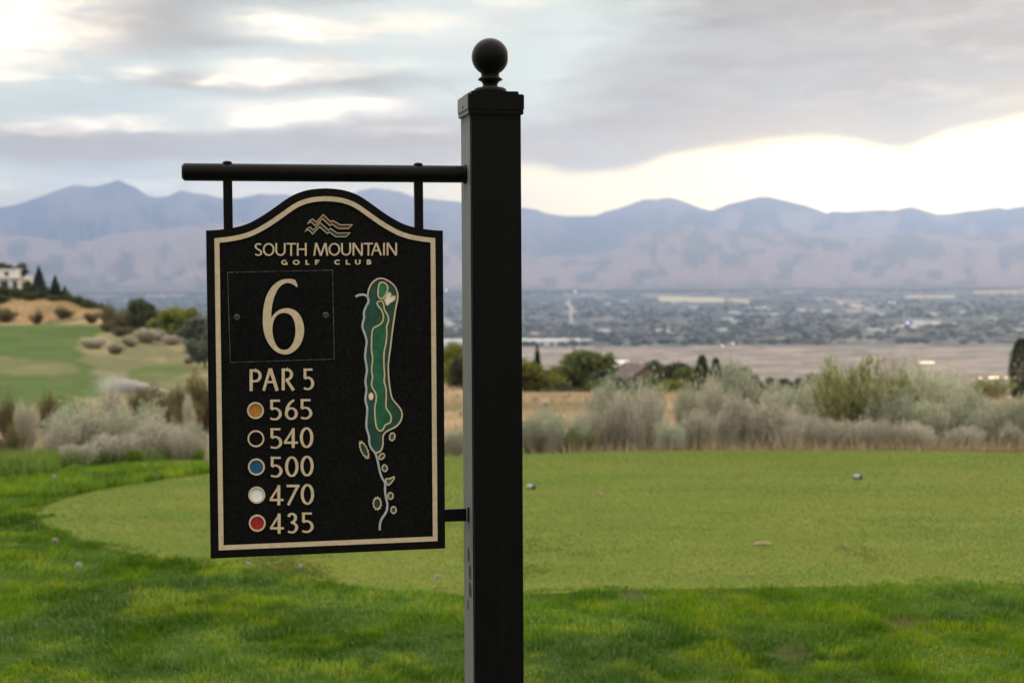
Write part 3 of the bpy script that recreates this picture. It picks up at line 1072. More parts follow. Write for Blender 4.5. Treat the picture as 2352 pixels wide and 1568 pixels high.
for ch, a, b_, t, e_ in [('5', 515, 725, 145, 497), ('0', 768, 997, 137, 487), ('0', 1030, 1255, 127, 477), ('4', 505, 742, 630, 970), ('7', 795, 1015, 622, 968), ('0', 1035, 1262, 608, 960),
                         ('4', 512, 748, 1112, 1453), ('3', 790, 990, 1100, 1450), ('5', 1048, 1255, 1093, 1440)]:
    write_char(ch, (a, b_, t, e_), 51, 33, SH_D, 'digit')

# tee colour discs, each in a raised gold ring
for sh, x_, y_, m_, lab in [(SH_C, 265, 790, M_ORANGE, 'copper coloured tee disc beside 565'), (SH_C, 272, 1270, M_BLACK, 'black tee disc beside 540'), (SH_D, 280, 320, M_BLUE, 'blue tee disc beside 500'),
                            (SH_D, 287, 798, M_WHITE, 'white tee disc beside 470'), (SH_D, 295, 1277, M_RED, 'red tee disc beside 435')]:
    dsk = slab('tee_disc', [[sh(q) for q in arc(x_, y_, 120, 120, 0, -360, 40)[:-1]]], RAISE0 + .0004, RAISE0 - .0009, (m_, m_), sign)
    tag(dsk, lab)
    rg = slab('ring', [[sh(q) for q in arc(x_, y_, 143, 143, 0, -360, 44)[:-1]], [sh(q) for q in arc(x_, y_, 116, 116, 0, -360, 44)[:-1]]], RAISE0 + .0006, RAISE1, (M_GOLD, M_GOLD), sign)
    rg.parent = dsk

# number plate with the hole number
plate = slab('number_plate', [[SH_SIX(q) for q in [(55, 68), (100, 1545), (1806, 1488), (1778, 30)]]], RAISE0 + .0006, RAISE0 - .0022, (M_PLATE, M_RIM), sign)
pc = [SH_SIX(q) for q in [(55, 68), (100, 1545), (1806, 1488), (1778, 30)]]
M_WORN = mat('worn_plate_edge', (.07, .07, .078), .6, .2, vary=.8, vscale=160)
we = ring('worn_edge', inset(pc, -.0002), inset(pc, .0009), RAISE0 - .0004, RAISE0 - .0024, M_WORN, plate)
fix_normals(we)
six_out = [(1165, 197), (1185, 242), (1203, 290), (1190, 312), (1150, 281), (1100, 256), (1050, 244), (1000, 250), (945, 275), (890, 330), (850, 400), (815, 490), (790, 590), (777, 680), (772, 760), (772, 812),
           (800, 770), (850, 720), (910, 680), (980, 658), (1040, 655), (1110, 668), (1180, 705), (1240, 770), (1280, 850), (1303, 950), (1307, 1030), (1295, 1120), (1265, 1210), (1220, 1285), (1160, 1345),
           (1090, 1390), (1020, 1408), (960, 1405), (890, 1385), (810, 1330), (740, 1250), (690, 1160), (655, 1060), (637, 950), (632, 840), (637, 730), (650, 620), (675, 510), (715, 410), (770, 320), (840, 250), (920, 200), (1000, 180), (1080, 177), (1130, 184)]
six_in = [(985, 732), (1050, 745), (1100, 780), (1140, 850), (1160, 930), (1167, 1020), (1160, 1110), (1135, 1200), (1095, 1270), (1045, 1320), (985, 1333), (930, 1325), (880, 1290), (840, 1230), (810, 1150), (795, 1070), (790, 990), (797, 920), (815, 850), (850, 790), (900, 750), (945, 735)]
s_out = six_out[:4] + [tuple(q) for q in smooth_loop(six_out[3:16], 3, False)][1:] + [tuple(q) for q in smooth_loop(six_out[15:] + [six_out[0]], 3, False)][1:-1]
num = slab('numeral', [[SH_SIX(q) for q in s_out], [SH_SIX(tuple(q)) for q in smooth_loop(six_in, 3)]], RAISE0 - .0020, RAISE0 - .0052, (M_GOLD, M_RIM), sign)
num.parent = plate
for x_, y_ in [(212, 805), (1662, 770)]:
    rgs = [[SH_SIX(q) for q in arc(x_, y_, rd, rd, 0, -360, 20)[:-1]] for rd in (56, 50, 30, 14)]
    vv = [P3(q, RAISE0 - .0020) for q in rgs[0]] + [P3(q, RAISE0 - .0034) for q in rgs[1]] + [P3(q, RAISE0 - .0044) for q in rgs[2]] + [P3(q, RAISE0 - .0026) for q in rgs[3]]
    ff = [(k * 20 + i, k * 20 + (i + 1) % 20, (k + 1) * 20 + (i + 1) % 20, (k + 1) * 20 + i) for k in range(3) for i in range(20)] + [tuple(60 + i for i in range(20))]
    sc_ = mk('screw', vv, ff, M_SCREW, plate)
    fix_normals(sc_)

# logo: two zig-zag ridge bands with gold outlines
red_l = [(877, 232), (905, 187), (952, 162), (1003, 207), (1107, 97), (1222, 207), (1247, 182), (1355, 247), (1532, 245), (1480, 302), (1328, 302), (1235, 237), (1205, 260), (1095, 157), (990, 260), (930, 208), (905, 213)]
grn_l = [(838, 350), (868, 303), (915, 280), (963, 325), (1063, 215), (1185, 323), (1212, 300), (1315, 370), (1500, 365), (1440, 422), (1290, 422), (1195, 352), (1168, 377), (1053, 277), (952, 383), (890, 320), (868, 322)]
for lp, m_ in ((red_l, M_MAROON), (grn_l, M_LOGOG)):
    band = slab('logo_band', [[SH_NAME(q) for q in lp]], RAISE0 + .0004, RAISE0 - .0010, (m_, m_), sign)
    col_ = ([], [], [])
    raised_stroke(lp, 11, 11, SH_NAME, col_, RAISE0 - .0004, RAISE1 + .0008, True)
    ob = mk('outline', col_[0], col_[1], [M_GOLD, M_RIM], band, fmat=col_[2])
    fix_normals(ob)

# course map
dn = lambda pts: [(x_, y_ + 1480.5) for x_, y_ in pts]            # lower sheet continues the upper one
path_l = [(350, 372), (355, 410), (325, 470), (305, 530), (308, 590), (293, 640), (290, 690), (315, 760), (335, 840), (325, 930), (318, 1010), (330, 1090), (338, 1160), (325, 1240), (322, 1290), (333, 1370), (322, 1450)] + \
    dn([(325, 20), (340, 80), (340, 150), (332, 230), (335, 310), (360, 390), (365, 470), (390, 530), (430, 580), (455, 660), (475, 760), (500, 840), (535, 900), (535, 980), (545, 1060), (560, 1130), (550, 1210), (500, 1290), (480, 1350), (478, 1415)])
edge_l = [(347, 345), (355, 285), (385, 220), (425, 178), (470, 157), (520, 160), (575, 185), (625, 225), (655, 270), (672, 330), (668, 400), (655, 460), (640, 550), (625, 650), (608, 780), (595, 900), (580, 1000), (570, 1100), (572, 1190), (580, 1290), (600, 1420)] + \
    dn([(625, 0), (680, 65), (712, 115), (720, 170), (700, 235), (650, 290), (580, 325), (535, 355), (512, 400), (512, 470), (500, 530), (470, 565), (435, 573)])
fair_l = [(450, 425), (470, 405), (505, 406), (520, 440), (530, 500), (565, 560), (572, 620), (552, 680), (555, 760), (545, 860), (525, 960), (522, 1080), (530, 1200), (525, 1280), (545, 1350), (548, 1450)] + \
    dn([(545, 20), (550, 90), (590, 150), (602, 200), (590, 245), (540, 270), (515, 315), (485, 335), (450, 310), (435, 260), (425, 180), (423, 80), (434, 20)]) + \
    [(440, 1450), (430, 1400), (395, 1340), (388, 1290), (400, 1230), (388, 1150), (400, 1030), (388, 940), (388, 850), (392, 760), (410, 697), (470, 665), (510, 620), (517, 560), (495, 500), (460, 455)]
green_l = [(480, 207), (520, 200), (550, 222), (565, 265), (550, 310), (530, 355), (500, 380), (470, 365), (458, 330), (462, 260)]
bunk_l = [(552, 330), (580, 306), (600, 325), (596, 362), (620, 345), (645, 352), (643, 385), (615, 408), (582, 425), (570, 445), (548, 443), (540, 415), (526, 390), (545, 368)]
sm = lambda pts, n=4: [tuple(q) for q in smooth_loop(pts, n, True)]
smo = lambda pts, n=4: [tuple(q) for q in smooth_loop(pts, n, False)]
pl_s = smo(path_l)
stop = min(range(len(pl_s)), key=lambda i: abs(pl_s[i][1] - (1480.5 + 573)))
rough_loop = smo(edge_l) + pl_s[:stop][::-1]
B0, B1 = RAISE0 + .0004, RAISE0 - .0008
cmap = slab('course_map', [[SH_MAP(q) for q in rough_loop]], B0, B1, (M_DARKG, M_DARKG), sign)
tag(cmap, 'raised dark green map of the hole')


def line_part(name, path, wd, m_, parent, y1, closed=False):
    col_ = ([], [], [])
    raised_stroke(path, wd, wd, SH_MAP, col_, RAISE0 + .0004, y1, closed)
    o = mk(name, col_[0], col_[1], [m_, m_], parent, fmat=col_[2])
    fix_normals(o)
    return o


line_part('outline', smo(edge_l), 15, M_GOLD, cmap, RAISE1 + .0006)
line_part('cart_path', pl_s, 22, M_PATH, cmap, RAISE1 + .0010)
line_part('cart_path', smo([(215, 356), (242, 340), (290, 333), (330, 342), (352, 372)]), 24, M_PATH, cmap, RAISE1 + .0013)
for nm, lp, m_ in (('fairway', sm(fair_l), M_MIDG), ('putting_green', sm(green_l), M_LITG)):
    o = slab(nm, [[SH_MAP(q) for q in lp]], B0, B1 - .0006, (m_, m_), sign)
    o.parent = cmap
    line_part('outline', lp, 15, M_GOLD, cmap, RAISE1 + .0008, True)
for lp in (sm(bunk_l), sm([(383 + 24 * math.cos(a), 1440 + 38 * math.sin(a)) for a in np.linspace(0, 2 * math.pi, 10)[:-1]])):
    o = slab('bunker', [[SH_MAP(q) for q in lp]], B0, B1 - .0012, (M_SAND, M_SAND), sign)
    o.parent = cmap
    line_part('outline', lp, 9, M_GOLD, cmap, RAISE1 + .0014, True)


def oval(cx_, cy_, rx, ry, rot=0, sc_=0, n=14):
    out = []
    for i in range(n):
        a = 2 * math.pi * i / n
        k = 1 + (sc_ if i % 2 else -sc_)
        x_, y_ = rx * k * math.cos(a), ry * k * math.sin(a)
        c_, s_ = math.cos(rot), math.sin(rot)
        out.append((cx_ + x_ * c_ - y_ * s_, cy_ + x_ * s_ + y_ * c_ + 1480.5))
    return out


M_TEEB = mat('tee_enamel', (.03, .10, .06), .45, .3)
for lp in (oval(500, 613, 24, 36, .7), oval(532, 740, 27, 35, -.15), dn([(545, 858), (590, 855), (628, 835), (632, 858), (578, 922), (552, 905)]), oval(595, 1042, 28, 35), oval(628, 1195, 28, 36),
           oval(613, 398, 28, 42, .2, .06)):
    lp = sm(lp, 3)
    o = slab('tee_box', [[SH_MAP(q) for q in lp]], B0, B1, (M_TEEB, M_TEEB), sign)
    o.parent = cmap
    line_part('outline', lp, 13, M_GOLD, cmap, RAISE1 + .0010, True)
for lp in (oval(308, 542, 34, 92, -.42, .09, 26), oval(450, 1125, 42, 62, 0, .10, 22)):
    o = slab('tree_clump', [[SH_MAP(q) for q in lp]], B0, B1, (M_DARKG, M_DARKG), sign)
    o.parent = cmap
    line_part('outline', lp, 12, M_GOLD, cmap, RAISE1 + .0010, True)


# ---- solids of the post
def lathe(name, prof, m_, parent, loc, seg=40):
    V_, F_ = [], []
    for r_, z_ in prof:
        for i in range(seg):
            a = 2 * math.pi * i / seg
            V_.append((loc[0] + r_ * math.cos(a), loc[1] + r_ * math.sin(a), loc[2] + z_))
    n = len(prof)
    for k in range(n - 1):
        for i in range(seg):
            F_.append((k * seg + i, k * seg + (i + 1) % seg, (k + 1) * seg + (i + 1) % seg, (k + 1) * seg + i))
    F_.append(tuple(range(seg))[::-1])
    F_.append(tuple((n - 1) * seg + i for i in range(seg)))
    return mk(name, V_, F_, m_, parent, smooth=True)


def boxm(name, x0, x1, y0, y1, z0, z1, m_, parent, bev=.0, seg=2):
    bm = bmesh.new()
    bmesh.ops.create_cube(bm, size=1)
    for v in bm.verts:
        v.co = ((x0 + x1) / 2 + v.co.x * (x1 - x0), (y0 + y1) / 2 + v.co.y * (y1 - y0), (z0 + z1) / 2 + v.co.z * (z1 - z0))
    if bev:
        bmesh.ops.bevel(bm, geom=bm.edges[:], offset=bev, segments=seg, affect='EDGES')
    me = D.meshes.new(name)
    bm.to_mesh(me)
    bm.free()
    me.materials.append(m_)
    return link(D.objects.new(name, me), parent)


def tube_x(name, x0, x1, rad, y, z, m_, parent, ch=.005, seg=32):
    V_, F_ = [], []
    for x_, r_ in ((x0, rad - ch), (x0 + ch, rad), (x1, rad)):
        for i in range(seg):
            a = 2 * math.pi * i / seg
            V_.append((x_, y + r_ * math.cos(a), z + r_ * math.sin(a)))
    for k in range(2):
        for i in range(seg):
            F_.append((k * seg + i, (k + 1) * seg + i, (k + 1) * seg + (i + 1) % seg, k * seg + (i + 1) % seg))
    F_.append(tuple(range(seg)))
    F_.append(tuple(2 * seg + i for i in range(seg))[::-1])
    return mk(name, V_, F_, m_, parent, smooth=False)


# black post paint: satin, dusty, with dried splash marks low on one side
pm = D.materials.new('black_post_paint')
pm.use_nodes = True
b = NB(pm.node_tree)
P = pm.node_tree.nodes['Principled BSDF']
co = b.new('ShaderNodeTexCoord').outputs['Object']
dust = b.noise(co, 55, 5, .7)
mpp = b.new('ShaderNodeMapping')
mpp.inputs['Scale'].default_value = (60, 60, 3)
b.put(mpp.inputs[0], co)
runs = b.noise(mpp.outputs[0], 1.0, 4, .6)
cc = b.mix(b.ss(dust, .5, .85, 0, .35), (.003, .003, .0034), (.014, .014, .015))
cc = b.mix(b.ss(runs, .58, .8, 0, .25), cc, (.02, .02, .02))
b.put(P.inputs['Base Color'], cc)
b.put(P.inputs['Roughness'], b.ss(runs, .3, .75, .36, .50))
P.inputs['Specular IOR Level'].default_value = .07
P.inputs['Sheen Weight'].default_value = .40
P.inputs['Sheen Roughness'].default_value = .35
bn = b.new('ShaderNodeBump')
bn.inputs['Strength'].default_value = .25
bn.inputs['Distance'].default_value = .00004
b.put(bn.inputs['Height'], b.noise(co, 350, 3, .6))
b.put(P.inputs['Normal'], bn.outputs[0])
M_POST = pm
M_SPLASH = mat('dried_splash', (.05, .05, .045), .8, .1)

HW = .0508
ZC = EYE + .313                         # underside of the cap
post = empty('sign_post', (PX, PY, 0), PSI)
tag(post, 'square black post with stepped cap, ball finial and side arm standing in rough grass', 'post')
boxm('post', -HW, HW, -HW, HW, -.25, ZC + .01, M_POST, post, .0022)
cap = boxm('cap', -.0563, .0563, -.0563, .0563, ZC + .0036, ZC + .0345, M_POST, post, .0015)
boxm('cap_lip', -.0551, .0551, -.0551, .0551, ZC - .0045, ZC + .0040, M_POST, cap, .001)
boxm('cap_step', -.0474, .0474, -.0474, .0474, ZC + .0343, ZC + .041, M_POST, cap, .0012)
pin = lathe('nail_hole', [(.0012, 0), (.0016, .0004)], mat('hole_black', (.002, .002, .002), .9), cap, (0, 0, 0), 10)
pin.data.transform(Matrix.Translation((-.0566, -.004, ZC + .013)) @ Matrix.Rotation(R(-90), 4, 'Y') @ Matrix.Scale(1.6, 4))
ballz, ballr = .0726, .0369
fp = [(.0333, 0), (.0335, .004), (.0325, .008), (.028, .0112), (.019, .0125), (.0155, .014), (.0147, .0175), (.0158, .021), (.019, .0245), (.0240, .0265), (.0245, .0285), (.0215, .031), (.0185, .033), (.0178, .0365)]
fp += [(ballr * math.sin(t), ballz - ballr * math.cos(t)) for t in np.linspace(.52, math.pi - .01, 26)]
lathe('finial', fp, M_POST, post, (0, 0, ZC + .0408))
tipx = -.0
arm_tip = XL - .0445
zarm = EYE + ZA
arm = tube_x('arm', arm_tip, -HW + .004, .0170, 0, zarm, M_POST, post)
lathe('weld_collar', [(.0195, 0), (.0195, .003), (.0175, .006)], M_POST, arm, (0, 0, 0), 28).data.transform(
    Matrix.Translation((-HW + .0004, 0, zarm)) @ Matrix.Rotation(R(-90), 4, 'Y'))
for u_ in (524, 963.5):
    hx_ = panel_xy(u_, 470)[0] * 1.0
    lathe('bolt', [(.0095, 0), (.0095, .0025), (.008, .0048), (.0045, .0062), (.0005, .0066)], M_POST, arm, (hx_, 0, zarm + .0155), 20)
    zt_ = float(np.interp(abs(hx_ - xc), prof_d, pz)) + EYE
    boxm('hanger_rod', hx_ - .0087, hx_ + .0087, -.0055, .0055, zt_ - .012, zarm - .0145, M_POST, sign, .001)
bz = panel_xy(1050, 1184)[1] + EYE
boxm('bracket_bar', XR - .012, -HW + .001, -.0052, .0052, bz - .0125, bz + .0125, M_POST, post, .001)
boxm('bracket_foot', -HW - .0042, -HW + .0004, -.016, .0075, bz - .013, bz + .0165, M_POST, post, .001)
# dried splash marks on the side of the post
for dy, zz, ry_, rz_ in [(-.004, .115, .0115, .017), (-.018, .082, .013, .017), (-.017, .047, .015, .017), (.005, .012, .007, .012)]:
    z0_ = EYE - .700 + zz + .02
    lp = [(-HW - .0003, dy + ry_ * math.cos(a) * (1 + .12 * math.sin(3 * a + zz * 90)), z0_ + rz_ * math.sin(a) * (1 + .1 * math.cos(2 * a))) for a in np.linspace(0, 2 * math.pi, 18)[:-1]]
    n0_ = len(lp)
    vv = lp + [(-HW + .0002, a[1], a[2]) for a in lp]
    ob = mk('splash_mark', vv, [tuple(range(n0_))] + [(i, (i + 1) % n0_, n0_ + (i + 1) % n0_, n0_ + i) for i in range(n0_)], M_SPLASH, post)
    fix_normals(ob)

# ------------------------------------------------------------------ grass (stuff)
M_BLADE = mat('grass_blade', attr=True, rough=.42, spec=.5, translucent=.35)


def rotz(a):
    return np.cos(a), np.sin(a)


def blades(name, x, y, z, h, wd, col_, lean, lean_dir, seed, tri=False):
    """one tapered bent blade of grass per root point"""
    g = np.random.default_rng(seed)
    n = len(x)
    a = g.uniform(0, 2 * math.pi, n)
    cx_, sx_ = np.cos(a) * wd / 2, np.sin(a) * wd / 2
    lx, ly = np.cos(lean_dir) * lean * h, np.sin(lean_dir) * lean * h
    zt = np.sqrt(np.maximum(1 - lean ** 2, .1)) * h
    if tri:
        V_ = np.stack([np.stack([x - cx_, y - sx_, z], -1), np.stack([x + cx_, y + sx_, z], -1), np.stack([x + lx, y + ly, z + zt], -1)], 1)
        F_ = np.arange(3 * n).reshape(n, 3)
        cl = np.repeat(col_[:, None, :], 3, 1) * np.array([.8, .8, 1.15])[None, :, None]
    else:
        mx_, my_, mz_ = x + lx * .38, y + ly * .38, z + zt * .6
        V_ = np.stack([np.stack([x - cx_, y - sx_, z], -1), np.stack([x + cx_, y + sx_, z], -1),
                       np.stack([mx_ + cx_ * .8, my_ + sx_ * .8, mz_], -1), np.stack([mx_ - cx_ * .8, my_ - sx_ * .8, mz_], -1),
                       np.stack([x + lx, y + ly, z + zt], -1)], 1)
        k = 5 * np.arange(n)[:, None]
        F_ = np.concatenate([k + np.array([[0, 1, 2]]), k + np.array([[0, 2, 3]]), k + np.array([[3, 2, 4]])], 0)
        cl = np.repeat(col_[:, None, :], 5, 1)
    return tag(mk_np(name, V_.reshape(-1, 3), F_, M_BLADE, color=cl.reshape(-1, 3)), kind='stuff')


def turf_colour(x, y, g, dark=1.0):
    p = fbm(x * 1.1, y * 1.1, 4)
    q = fbm(x * 4.5 + 30, y * 4.5, 3)
    lo, hi, yl = np.array([.050, .122, .004]), np.array([.128, .245, .006]), np.array([.25, .33, .012])
    c_ = lo + (hi - lo) * sstep(p * .6 + q * .4, .36, .62)[:, None]
    c_ = c_ + (yl - c_) * (sstep(q, .52, .74) * .6)[:, None]
    c_ = c_ * g.uniform(.7, 1.3, len(x))[:, None]
    straw = g.random(len(x)) < .025
    c_[straw] = np.array([.26, .22, .10]) * g.uniform(.8, 1.2, straw.sum())[:, None]
    return c_ * dark


def scatter_view(n, r0, r1, xlo, xhi, g, power=1.0):
    """random ground spots between two distances and two bearings (uniform by area, or denser near)"""
    u = g.random(n)
    r_ = (r0 ** (2 * power) + (r1 ** (2 * power) - r0 ** (2 * power)) * u) ** (1 / (2 * power))
    t = g.uniform((xlo - 1176) / FOC, (xhi - 1176) / FOC, n)
    return r_ * t, r_


g = np.random.default_rng(21)
x, y = scatter_view(520000, 3.6, 12.9, -260, 2620, g, .42)
keep = ~inside(tee_loop, x + .25 * (fbm(x * 6, y * 6, 2) - .5), y + .5 * (fbm(x * 3 + 8, y * 3, 3) - .5) - .06)
# nothing grows through the post
cx_, sx_ = math.cos(PSI), math.sin(PSI)
lx_, ly_ = (x - PX) * cx_ + (y - PY) * sx_, -(x - PX) * sx_ + (y - PY) * cx_
keep &= ~((np.abs(lx_) < .053) & (np.abs(ly_) < .053))
x, y = x[keep], y[keep]
p = fbm(x * 2.6, y * 2.6, 3)
q = fbm(x * 8 + 11, y * 6, 2)
h = (.013 + .030 * sstep(p * .35 + q * .65, .36, .64)) * g.uniform(.55, 1.3, len(x))
bare = fbm(x * 1.7 + 60, y * 1.7, 3)
h *= 1 - .5 * sstep(bare, .80, .90)
h *= np.where(inside(tee_loop, x, y), .6, 1)
ldir = 2 * math.pi * fbm(x * 1.3 + 3, y * 1.3, 2) * 2 + g.normal(0, .9, len(x))
wd = (.0026 + .0011 * np.clip(y - 4, 0, 6) * .6) * g.uniform(.7, 1.35, len(x))
cl = turf_colour(x, y, g)
cl = cl + (np.array([.24, .17, .10]) - cl) * (sstep(bare, .80, .90) * .6)[:, None]
blades('rough_grass', x, y, np.zeros(len(x)) - .002, h, wd, cl, np.clip(g.normal(.36, .2, len(x)), .02, .9), ldir, 5)

# clipped blades over the tee
x, y = scatter_view(360000, 6.8, 14.0, 20, 2500, g, .6)
keep = inside(tee_loop, x, y)
x, y = x[keep], y[keep]
p = fbm(x * .5 + 5, y * 1.5, 4)
q = fbm(x * 1.8 + 40, y * 5, 3)
cl = np.array([.148, .168, .018]) + (np.array([.078, .134, .010]) - np.array([.148, .168, .018])) * sstep(p * .65 + q * .35, .34, .64)[:, None]
cl = cl * g.uniform(.94, 1.06, len(x))[:, None]
rag = sstep(fbm(x * 1.6 + 9, y * 1.6, 4), .52, .78) * sstep(-y, -10.2, -8.0)
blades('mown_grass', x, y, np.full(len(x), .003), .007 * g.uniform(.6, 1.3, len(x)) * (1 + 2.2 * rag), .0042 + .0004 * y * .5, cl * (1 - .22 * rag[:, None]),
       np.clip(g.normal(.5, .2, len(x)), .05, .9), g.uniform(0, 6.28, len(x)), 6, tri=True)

# taller unmown fringe behind the tee and the weeds at its left end
x, y = scatter_view(60000, 11.2, 14.2, -120, 1090, g, 1)
r_edge = np.interp(1176 + FOC * x / y, [-120, 0, 150, 300, 475, 800, 1090], [11.6, 11.9, 12.2, 12.9, 13.4, 13.9, 14.0])
keep = ~inside(tee_loop, x, y) & (y < r_edge)
x, y = x[keep], y[keep]
h = (.05 + .05 * fbm(x * 3, y * 3, 2)) * g.uniform(.7, 1.2, len(x))
blades('fringe_grass', x, y, terrain(x, y) - .003, h, np.full(len(x), .007), turf_colour(x, y, g) * np.array([1.15, 1.1, .9]), np.clip(g.normal(.35, .2, len(x)), 0, .9), g.uniform(0, 6.28, len(x)), 8)


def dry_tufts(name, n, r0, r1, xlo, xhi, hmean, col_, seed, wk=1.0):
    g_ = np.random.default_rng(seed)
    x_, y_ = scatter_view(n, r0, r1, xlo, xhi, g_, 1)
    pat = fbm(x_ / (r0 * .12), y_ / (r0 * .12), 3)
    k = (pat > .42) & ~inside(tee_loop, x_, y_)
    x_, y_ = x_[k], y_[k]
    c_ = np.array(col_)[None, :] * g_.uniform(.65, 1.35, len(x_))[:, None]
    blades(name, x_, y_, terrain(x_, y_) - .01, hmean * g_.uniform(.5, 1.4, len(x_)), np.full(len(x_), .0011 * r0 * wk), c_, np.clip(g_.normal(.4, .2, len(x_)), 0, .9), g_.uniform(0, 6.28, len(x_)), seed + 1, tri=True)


dry_tufts('dry_grass', 22000, 14.0, 20, -150, 2500, .20, (.36, .29, .18), 31)
dry_tufts('dry_grass', 30000, 20, 60, -150, 2500, .28, (.36, .28, .165), 33, .7)
dry_tufts('dry_grass', 24000, 60, 130, 950, 2500, .35, (.37, .285, .165), 35, .5)
dry_tufts('dry_grass', 20000, 270, 345, -200, 330, .5, (.46, .31, .15), 37, .35)
dry_tufts('green_weeds', 9000, 12.2, 14.3, -160, 125, .16, (.14, .22, .03), 39, .8)
dry_tufts('green_weeds', 6000, 13.0, 14.0, 90, 480, .16, (.13, .20, .035), 41, .8)
dry_tufts('green_weeds', 7000, 13.7, 14.5, 1150, 2500, .09, (.12, .18, .03), 45, .8)
dry_tufts('dry_stubble', 3600, 13.8, 14.6, 1300, 2500, .15, (.30, .22, .12), 43, .8)


# ------------------------------------------------------------------ shrubs
def quads(P_, U_, V_):
    """leaf quads from centres and two half-axes"""
    n = len(P_)
    W_ = np.stack([P_ - U_ - V_ * .4, P_ + U_ - V_, P_ + U_ * .6 + V_, P_ - U_ + V_ * .7], 1).reshape(-1, 3)
    return W_, np.arange(4 * n).reshape(n, 4)


def rand_axes(g_, n, s):
    a = g_.normal(size=(n, 3))
    a /= np.linalg.norm(a, axis=1)[:, None]
    b_ = np.cross(a, g_.normal(size=(n, 3)))
    b_ /= np.linalg.norm(b_, axis=1)[:, None]
    s = np.asarray(s).reshape(-1, 1)
    return a * s, b_ * s * .55


def brush_mesh(seed, n_stem, n_leaf, leaf, spread=.95, top_col=(.27, .29, .20), low_col=(.27, .215, .17), leggy=.25):
    """unit shrub (about 1 wide, 1 tall): many fine stems fanning from the base, tips covered in fine leaves"""
    g_ = np.random.default_rng(seed)
    lobes = g_.integers(4, 7)
    la = g_.uniform(0, 6.28, lobes)
    lr = g_.uniform(.08, .34, lobes)
    lh = g_.uniform(.70, 1.0, lobes)
    k = g_.integers(0, lobes, n_stem)
    ang = g_.uniform(0, 6.28, n_stem)
    rad = np.sqrt(g_.random(n_stem)) * .24
    tip = np.stack([lr[k] * np.cos(la[k]) + rad * np.cos(ang), lr[k] * np.sin(la[k]) + rad * np.sin(ang), lh[k] * (1 - (rad / .24) ** 2 * .30) * g_.uniform(.80, 1.02, n_stem)], 1)
    tip[:, :2] *= spread
    root = np.stack([tip[:, 0] * .22, tip[:, 1] * .22, np.zeros(n_stem)], 1) + g_.normal(0, .012, (n_stem, 3)) * np.array([1, 1, 0])
    mid = root * .5 + tip * .5 + np.stack([tip[:, 0] * .10, tip[:, 1] * .10, -np.zeros(n_stem) + .02], 1) + g_.normal(0, .02, (n_stem, 3))
    sa = g_.uniform(0, 6.28, n_stem)
    w0 = np.stack([np.cos(sa), np.sin(sa), np.zeros(n_stem)], 1) * .0055
    SV = np.stack([root - w0, root + w0, mid + w0 * .7, mid - w0 * .7, tip + w0 * .35, tip - w0 * .35], 1).reshape(-1, 3)
    kk = 6 * np.arange(n_stem)[:, None]
    SF = np.concatenate([kk + np.array([[0, 1, 2, 3]]), kk + np.array([[3, 2, 4, 5]])], 0)
    sc_ = np.repeat((np.array(low_col) * .85)[None, :], len(SV), 0) * np.repeat(g_.uniform(.7, 1.25, n_stem), 6)[:, None]
    s = g_.integers(0, n_stem, n_leaf)
    t = leggy + (1 - leggy) * g_.random(n_leaf) ** .62
    pos = np.where((t < .5)[:, None], root[s] + (mid[s] - root[s]) * (t * 2)[:, None], mid[s] + (tip[s] - mid[s]) * (t * 2 - 1)[:, None]) + g_.normal(0, .018, (n_leaf, 3))
    d_ = tip[s] - root[s]
    d_ /= np.linalg.norm(d_, axis=1)[:, None]
    U_ = d_ * (leaf * g_.uniform(.6, 1.5, n_leaf))[:, None] + g_.normal(0, leaf * .4, (n_leaf, 3))
    V_ = np.cross(U_, g_.normal(size=(n_leaf, 3)))
    V_ = V_ / np.linalg.norm(V_, axis=1)[:, None] * leaf * .42
    LV, LF = quads(pos, U_, V_)
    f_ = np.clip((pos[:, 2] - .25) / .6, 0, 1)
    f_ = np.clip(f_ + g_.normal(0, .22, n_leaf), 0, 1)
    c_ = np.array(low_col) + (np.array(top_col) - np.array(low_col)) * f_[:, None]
    c_ = c_ * g_.uniform(.75, 1.25, n_leaf)[:, None]
    return (SV, SF, sc_), (LV, LF, np.repeat(c_, 4, 0))


M_LEAF = mat('shrub_leaf', attr=True, rough=.8, spec=.15, translucent=.4, objvary=.16)
M_TWIG = mat('shrub_twig', attr=True, rough=.9, spec=.1, objvary=.16)
M_BARK = mat('bark', (.10, .075, .055), .9, .1, vary=.3, vscale=14)


def shrub_proto(name, seed, **kw):
    (a, f_, c1), (b_, f2, c2) = brush_mesh(seed, **kw)
    root = D.objects.new(name, None)
    st = mk_np('stems', a, f_, M_TWIG, color=c1, do_link=False)
    lv = mk_np('foliage', b_, f2, M_LEAF, color=c2, do_link=False)
    return root, st, lv


PROTO = {}
SAGE = [shrub_proto('sagebrush', 100 + i, n_stem=420, n_leaf=5200, leaf=.0135, top_col=(.42, .475, .33), low_col=(.42, .405, .315)) for i in range(4)]
TAUPE = [shrub_proto('rabbitbrush', 200 + i, n_stem=560, n_leaf=4600, leaf=.0125, top_col=(.50, .49, .385), low_col=(.46, .42, .335), leggy=.15) for i in range(3)]
GREEN = [shrub_proto('leafy_shrub', 300 + i, n_stem=90, n_leaf=3400, leaf=.021, spread=1.0, top_col=(.24, .275, .115), low_col=(.22, .215, .11), leggy=.12) for i in range(3)]
OLIVE = [shrub_proto('olive_shrub', 400 + i, n_stem=240, n_leaf=3600, leaf=.020, top_col=(.155, .15, .06), low_col=(.14, .11, .07), leggy=.1) for i in range(2)]
GRASSY = [shrub_proto('weed_clump', 500 + i, n_stem=300, n_leaf=2600, leaf=.03, top_col=(.17, .26, .04), low_col=(.12, .19, .035), leggy=.05) for i in range(2)]
